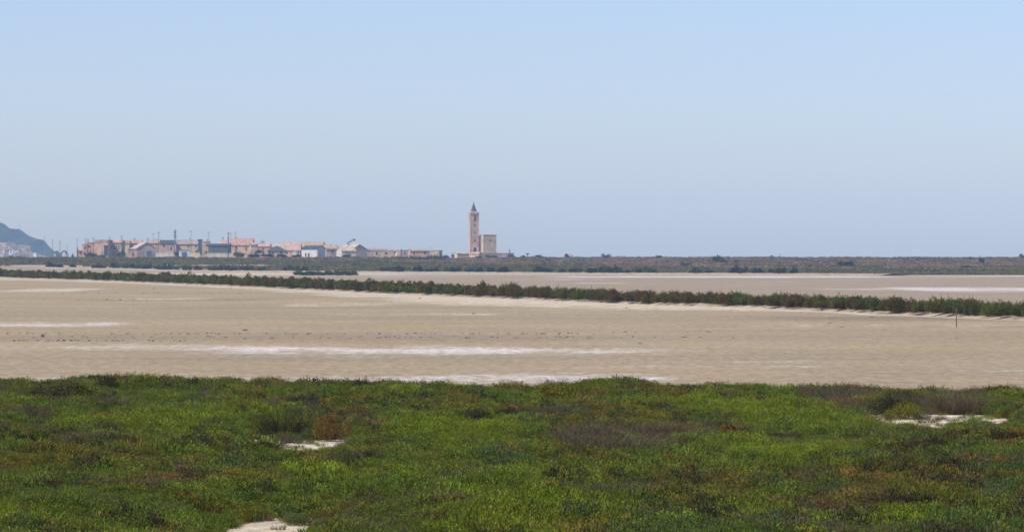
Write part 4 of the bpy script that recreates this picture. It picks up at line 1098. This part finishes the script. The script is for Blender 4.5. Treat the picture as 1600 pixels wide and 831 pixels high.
# ---------------------------------------------------------------- arched sheds at the foot of the hill
for (c, w, top, lab) in ((88.5, 11, 391.5, 'left one of the two dark arched sheds at the foot of the hill'), (100.5, 14, 391, 'right arched shed with a bright white gate at the foot of the hill')):
    x, y, z = at(c, 401, 4500); k = 4500 / F; t = empty('arched_shed', (x, y, z), R(6)); tag(t, lab, 'shed'); h = (401 - top) * k; w_ = w * k / 2
    pts = [(w_ * math.cos(math.pi * i / 14), h * math.sin(math.pi * i / 14)) for i in range(15)]
    MB().prism([(-w_, -1), (w_, -1)] + pts, 0, 26).build('vault', W['shed'], t)
    if c > 95: MB().prism([(w_ * .45 * math.cos(math.pi * i / 12) - .4, .2 + h * .72 * math.sin(math.pi * i / 12)) for i in range(13)], -.15, -.003).build('gate', W['white'], t); MB().box(w_ * .55, w_ * .8, -.15, -.003, .2, h * .5).build('side_gate', W['white'], t)
    else: MB().box(-w_ * .75, -w_ * .3, -.15, -.003, .1, h * .5).build('gate', W['pale'], t)

# ---------------------------------------------------------------- hill and the hillside village
HP = [(-420, 395), (-330, 340), (-230, 330), (-150, 318), (-90, 322), (-40, 335), (-15, 343), (0, 347), (8, 351), (14, 356.3), (18, 357.2), (30, 358), (35, 361), (40, 365), (45, 368.2), (52, 371.2), (60, 373.5),
      (67, 374.5), (70, 377), (73, 382), (78, 387), (83, 391.3), (88, 394.5), (93, 398), (100, 402), (130, 403.5)]


def hill(name, prof, d, y0, y1, amp, mat, label, nx_=260, ny_=90):
    px = np.linspace(prof[0][0], prof[-1][0], nx_); hh = (HY - np.interp(px, [p[0] for p in prof], [p[1] for p in prof])) * d / F + H
    xs = (px - CX) / F * d; yy = np.linspace(y0, y1, ny_)
    X, Y = np.meshgrid(xs, yy); Hh = np.repeat(hh[None, :], ny_, 0)
    f = np.where(Y < d, sstep(y0, d, Y), 1 - sstep(d, y1, Y)) ** 0.8
    n = fbm(X / 90, Y / 160, 61, 5) - .5
    Z = -2 + (Hh + 2) * f + n * amp * np.sin(np.clip(f, 0, 1) * np.pi)
    i = np.arange(ny_ - 1)[:, None] * nx_ + np.arange(nx_ - 1)[None, :]
    fcs = np.stack([i, i + 1, i + nx_ + 1, i + nx_], -1).reshape(-1, 4)
    o_ = link(bpy.data.objects.new(name, np_mesh(name, np.stack([X, Y, Z], -1).reshape(-1, 3), fcs, mat))); tag(o_, label, kind='structure'); return o_


HM, nt, b = new_mat('hill scrub and rock'); c = mixc(nt, contrast(nt, noise(nt, .02, 6, .65), .38, .62), (0.016, 0.022, 0.02), (0.045, 0.042, 0.038))
nt.links.new(c, b.inputs['Base Color']); b.inputs['Roughness'].default_value = 1
hill('hill', HP, 7000, 6250, 7120, 26, HM, 'blue hazy hill falling to the plain at the left edge')
LM, nt, b = new_mat('lower slope'); c = mixc(nt, contrast(nt, noise(nt, .03, 5, .6), .4, .6), (0.18, 0.15, 0.12), (0.32, 0.27, 0.22))
nt.links.new(c, b.inputs['Base Color']); b.inputs['Roughness'].default_value = 1
LP = [(-260, 401), (-160, 384), (0, 383.5), (20, 385), (40, 390), (60, 397), (78, 402), (90, 403.5)]
hill('hill_slope', LP, 6000, 5500, 6080, 2, LM, 'low slope carrying the far village', 140, 40)


def slope_z(px, y):
    hh = (HY - np.interp(px, [p[0] for p in LP], [p[1] for p in LP])) * 6000 / F + H
    return -2 + (hh + 2) * float(sstep(5500, 6000, np.array(y))) ** .8


hv = []
for wm, rm in (('white', 'white'), ('pink', 'pink'), ('mauve', 'grey'), ('pale', 'tan'), ('peach', 'pink')):
    m_ = MB(); m_.box(-5, 5, 0, 8, -3, 5); me = m_.build('house', W[wm]); me.data.materials.append(RF[rm])
    mm = me.data; base_o = me; bpy.data.objects.remove(me)
    bmv = MB(); bmv.box(-5, 5, 0, 8, -3, 5); bmv.box(-5.3, 5.3, -.3, 8.3, 5.003, 5.5); nf = 6
    for xx in (-3, 0, 3): bmv.box(xx - .5, xx + .5, -.1, -.003, 2, 3.6)
    me2 = bpy.data.meshes.new('far_house'); me2.from_pydata(bmv.v, [], bmv.f); me2.materials.append(W[wm]); me2.materials.append(RF[rm]); me2.materials.append(DK)
    for i, p in enumerate(me2.polygons): p.material_index = 0 if i < 6 else 1 if i < 12 else 2
    hv.append(me2)
rh = random.Random(5)
nm_ = ['white', 'pink', 'grey mauve', 'pale cream', 'peach']
for i in range(46):
    px = rh.uniform(-8, 62) if i > 5 else rh.uniform(28, 46); y = rh.uniform(5560, 6000) if px < 45 else rh.uniform(5560, 5700)
    j = rh.choice([0, 1, 1, 2, 2, 3, 4, 3])
    if 24 < px < 42: j = rh.choice([1, 4, 3, 1])
    o = link(bpy.data.objects.new('far_house', hv[j])); o.location = ((px - CX) / F * y, y, slope_z(px, y)); o.rotation_euler = (0, 0, R(rh.uniform(-20, 20)))
    s = rh.uniform(.6, 1.25); o.scale = (s * rh.uniform(.7, 1.5), s, s * rh.uniform(.6, 1.0))
    tag(o, nm_[j] + ' far house in the hazy village at the foot of the blue hill', 'house', nm_[j] + ' far houses under the hill')
x, y = (54.5 - CX) / F * 5500, 5500
o = link(bpy.data.objects.new('far_house', hv[0])); o.location = (x, y, 8.5); o.scale = (.45, .5, .55); o.rotation_euler = (0, 0, R(-35)); tag(o, 'single gleaming white far house at the right end of the hazy village', 'house')

# ---------------------------------------------------------------- things on the dry pan
x, y = (1494.6 - CX) / F * dist(511), dist(511)
m_ = MB(); m_.tube((0, 0, -.3), (-.02, 0, .8), .05, .045, 7); m_.tube((-.02, 0, .8), (.015, 0, 1.62), .045, .04, 7)
o = m_.build('wooden_stake', WOOD); o.location = (x, y, 0); tag(o, 'thin dark wooden stake standing alone on the dry pan in front of the hedge', 'stake')


def clod_mesh(seed):
    import bmesh
    bm = bmesh.new(); bmesh.ops.create_icosphere(bm, subdivisions=2, radius=.5); g = random.Random(seed); ph = [g.random() * 6 for _ in range(6)]
    for v in bm.verts:
        k = 1 + .22 * math.sin(v.co.x * 7 + ph[0]) + .2 * math.sin(v.co.y * 9 + ph[1]) + .15 * math.sin(v.co.z * 11 + ph[2]); v.co *= k; v.co.z *= .8
    me = bpy.data.meshes.new('mud_clod'); bm.to_mesh(me); bm.free(); me.materials.append(CL); return me


CL, nt, b = new_mat('dark dried mud'); c = mixc(nt, noise(nt, 9, 4, .6), (0.035, 0.026, 0.018), (0.10, 0.08, 0.055)); nt.links.new(c, b.inputs['Base Color']); b.inputs['Roughness'].default_value = 1
cm = [clod_mesh(i) for i in range(4)]
def clod(px, py, wpx, hpx, lab, grp=None, i=0):
    y = dist(py); o_ = link(bpy.data.objects.new('mud_clod', cm[i % 4])); o_.location = ((px - CX) / F * y, y, hpx / F * y * .2)
    o_.scale = (wpx / F * y, wpx / F * y * 1.2, hpx / F * y * 1.2); o_.rotation_euler = (0, 0, i * 1.3); tag(o_, lab, 'clod', grp)


for i, q in enumerate([(66.5, 525.5, 4.8, 5.2, 'large blackish lump on the dry pan near the left edge'), (382.5, 516, 6, 2.4, 'flat dark clod in the middle distance left of centre'),
                       (1000.5, 536.8, 5, 1.8, 'small flat dark clod just above the white salt streak right of centre'), (740, 490, 6, 1.4, 'flat dark clod near the centre, beyond the rows'),
                       (1494.5, 529, 4, 1.3, 'dark clod lying below the wooden stake'), (656, 466.8, 3, 2.2, 'dark clod on the pale shore under the hedge, centre'), (978, 481, 3.2, 1.8, 'dark clod on the pale shore right of centre'),
                       (1002, 482.5, 2.2, 1.2, 'tiny clod beside the dark clod on the pale shore'), (188, 468.7, 3, 2.2, 'right one of two dark clods on the far left pan'), (166.5, 468.7, 2.4, 1.6, 'left one of two dark clods on the far left pan'),
                       (230, 468.6, 2, 1.2, 'tiny third clod past the two dark clods on the far left pan'), (1362, 495.5, 5, 1.2, 'flat dark clod below the hedge on the right'), (1297, 504.5, 6, 1.2, 'flat clod out on the pan below the hedge, right'),
                       (1315, 511, 6, 1.0, 'thin flat clod further out on the right pan'), (240, 451.5, 1.2, 2.4, 'tiny upright dark stub on the far left pan'), (362, 685 - 235, 2, 1.2, 'tiny dark clod close under the hedge on the left')]):
    clod(*q, None, i)
rc = random.Random(9)
for i in range(190):
    row = rc.random()
    px = rc.uniform(-5, 1150) if row < .62 else rc.uniform(560, 930)
    py = 521.4 + rc.gauss(0, .35) if row < .36 else 527.2 + rc.gauss(0, .8) if row < .75 else 532.2 + rc.gauss(0, .3)
    if row >= .75: px = rc.choice([rc.uniform(20, 60), rc.uniform(210, 300), rc.uniform(70, 140), rc.uniform(150, 260)])
    if py < 523 and px > 930: py = 518.8 + rc.gauss(0, .25)
    clod(px, py, rc.uniform(1.8, 5.2) * rc.uniform(.6, 1), rc.uniform(.9, 2.0), 'small dark mud clod in the long rows across the dry pan', 'small mud clods in rows on the dry pan', i)
for i in range(60):
    px = rc.uniform(0, 420); py = rc.choice([457.8, 468.6]) + rc.gauss(0, .3); clod(px, py, rc.uniform(1, 2.8), rc.uniform(.5, .8), 'tiny dark clod in the faint lines on the far left pan', 'tiny clods in faint lines far left', i)

# birds
BM_, nt, b = new_mat('bird plumage'); b.inputs['Base Color'].default_value = (0.05, 0.055, 0.065, 1)
for i, (px, py, s, lab) in enumerate([(535, 93, 1, 'tiny dark bird high in the sky left of centre'), (1161, 99.3, 1, 'tiny dark bird high in the sky right of centre'),
                                      (1218.5, 296.5, .85, 'tiny faint bird low in the sky on the right'), (1246.5, 359.6, 1, 'tiny bird close above the horizon on the right')]):
    t = empty('bird', at(px, py, 1100)); t.rotation_euler = (0, 0, R([20, -30, 60, 0][i])); tag(t, lab, 'bird')
    m_ = MB(); prof = [(-.22, .005), (-.16, .03), (-.05, .05), (.06, .05), (.13, .035), (.17, .03), (.2, .004)]
    for (x0, r0), (x1, r1) in zip(prof[:-1], prof[1:]): m_.tube((0, x0 * s, 0), (0, x1 * s, 0), r0 * s * 1.2, r1 * s * 1.2, 8)
    m_.build('body', BM_, t)
    for sx in (-1, 1):
        MB().add([(sx * .03, .08 * s, .02), (sx * .2 * s, .07 * s, .09), (sx * .42 * s, -.06 * s, .05), (sx * .2 * s, -.04 * s, .09), (sx * .03, -.07 * s, .02)] +
                 [(sx * .03, .08 * s, .0), (sx * .2 * s, .07 * s, .075), (sx * .42 * s, -.06 * s, .04), (sx * .2 * s, -.04 * s, .075), (sx * .03, -.07 * s, .0)],
                 [(0, 1, 3, 4), (1, 2, 3), (9, 8, 6, 5), (8, 7, 6)]).build('wing', BM_, t)

# ---------------------------------------------------------------- haze
m = bpy.data.materials.new('haze air'); m.use_nodes = True; nt = m.node_tree; nt.nodes.remove(nt.nodes['Principled BSDF'])
pv = nt.nodes.new('ShaderNodeVolumePrincipled'); pv.inputs['Color'].default_value = (0.44, 0.71, 1.0, 1); pv.inputs['Absorption Color'].default_value = (.3, .3, .3, 1); pv.inputs['Density'].default_value = 7.8e-5
pv.inputs['Anisotropy'].default_value = -0.2; nt.links.new(pv.outputs[0], nt.nodes['Material Output'].inputs['Volume'])
o = MB().box(-11500, 11500, -300, 9600, -11, 135).build('haze', m); tag(o, 'thin blue air haze', kind='stuff')

# ---------------------------------------------------------------- light and sky
SUN_EL, SUN_AZ = 50, -122          # azimuth from +Y toward +X
w = bpy.data.worlds.new('World'); scene.world = w; w.use_nodes = True; nt = w.node_tree
sk = nt.nodes.new('ShaderNodeTexSky'); sk.sky_type = 'NISHITA'; sk.sun_disc = False; sk.sun_elevation = R(SUN_EL); sk.sun_rotation = R(SUN_AZ)
sk.air_density = 0.70; sk.dust_density = 0.66; sk.ozone_density = 4.4; sk.altitude = 0
tint = nt.nodes.new('ShaderNodeMix'); tint.data_type = 'RGBA'; tint.blend_type = 'MULTIPLY'; tint.inputs[0].default_value = 1; tint.inputs[7].default_value = (1.07, 0.975, 1.04, 1)
nt.links.new(sk.outputs[0], tint.inputs[6]); nt.links.new(tint.outputs[2], nt.nodes['Background'].inputs[0]); nt.nodes['Background'].inputs[1].default_value = 0.147
L = bpy.data.lights.new('sun', 'SUN'); L.energy = 4.7; L.angle = R(0.5); L.color = (1, 0.95, 0.88)
o = link(bpy.data.objects.new('sun', L))
from mathutils import Vector
sd = Vector((math.sin(R(SUN_AZ)) * math.cos(R(SUN_EL)), math.cos(R(SUN_AZ)) * math.cos(R(SUN_EL)), math.sin(R(SUN_EL))))
o.rotation_euler = sd.to_track_quat('Z', 'Y').to_euler(); o.location = (-50, 0, 80)

# ---------------------------------------------------------------- camera
cam = bpy.data.cameras.new('camera'); cam.sensor_width = 36; cam.lens = F / 1600 * 36; cam.clip_start = .5; cam.clip_end = 60000
co = link(bpy.data.objects.new('camera', cam)); co.location = (0, 0, H)
co.rotation_euler = (R(90) - math.atan((831 / 2 - HY) / F), 0, 0); scene.camera = co
scene.view_settings.view_transform = 'Standard'; scene.view_settings.look = 'None'; scene.view_settings.exposure = 0; scene.view_settings.gamma = 1
scene.render.engine = 'CYCLES'; scene.cycles.use_denoising = True; scene.cycles.max_bounces = 6; scene.cycles.volume_bounces = 3; scene.cycles.transparent_max_bounces = 4
scene.cycles.filter_width = 1.6; scene.cycles.use_adaptive_sampling = False
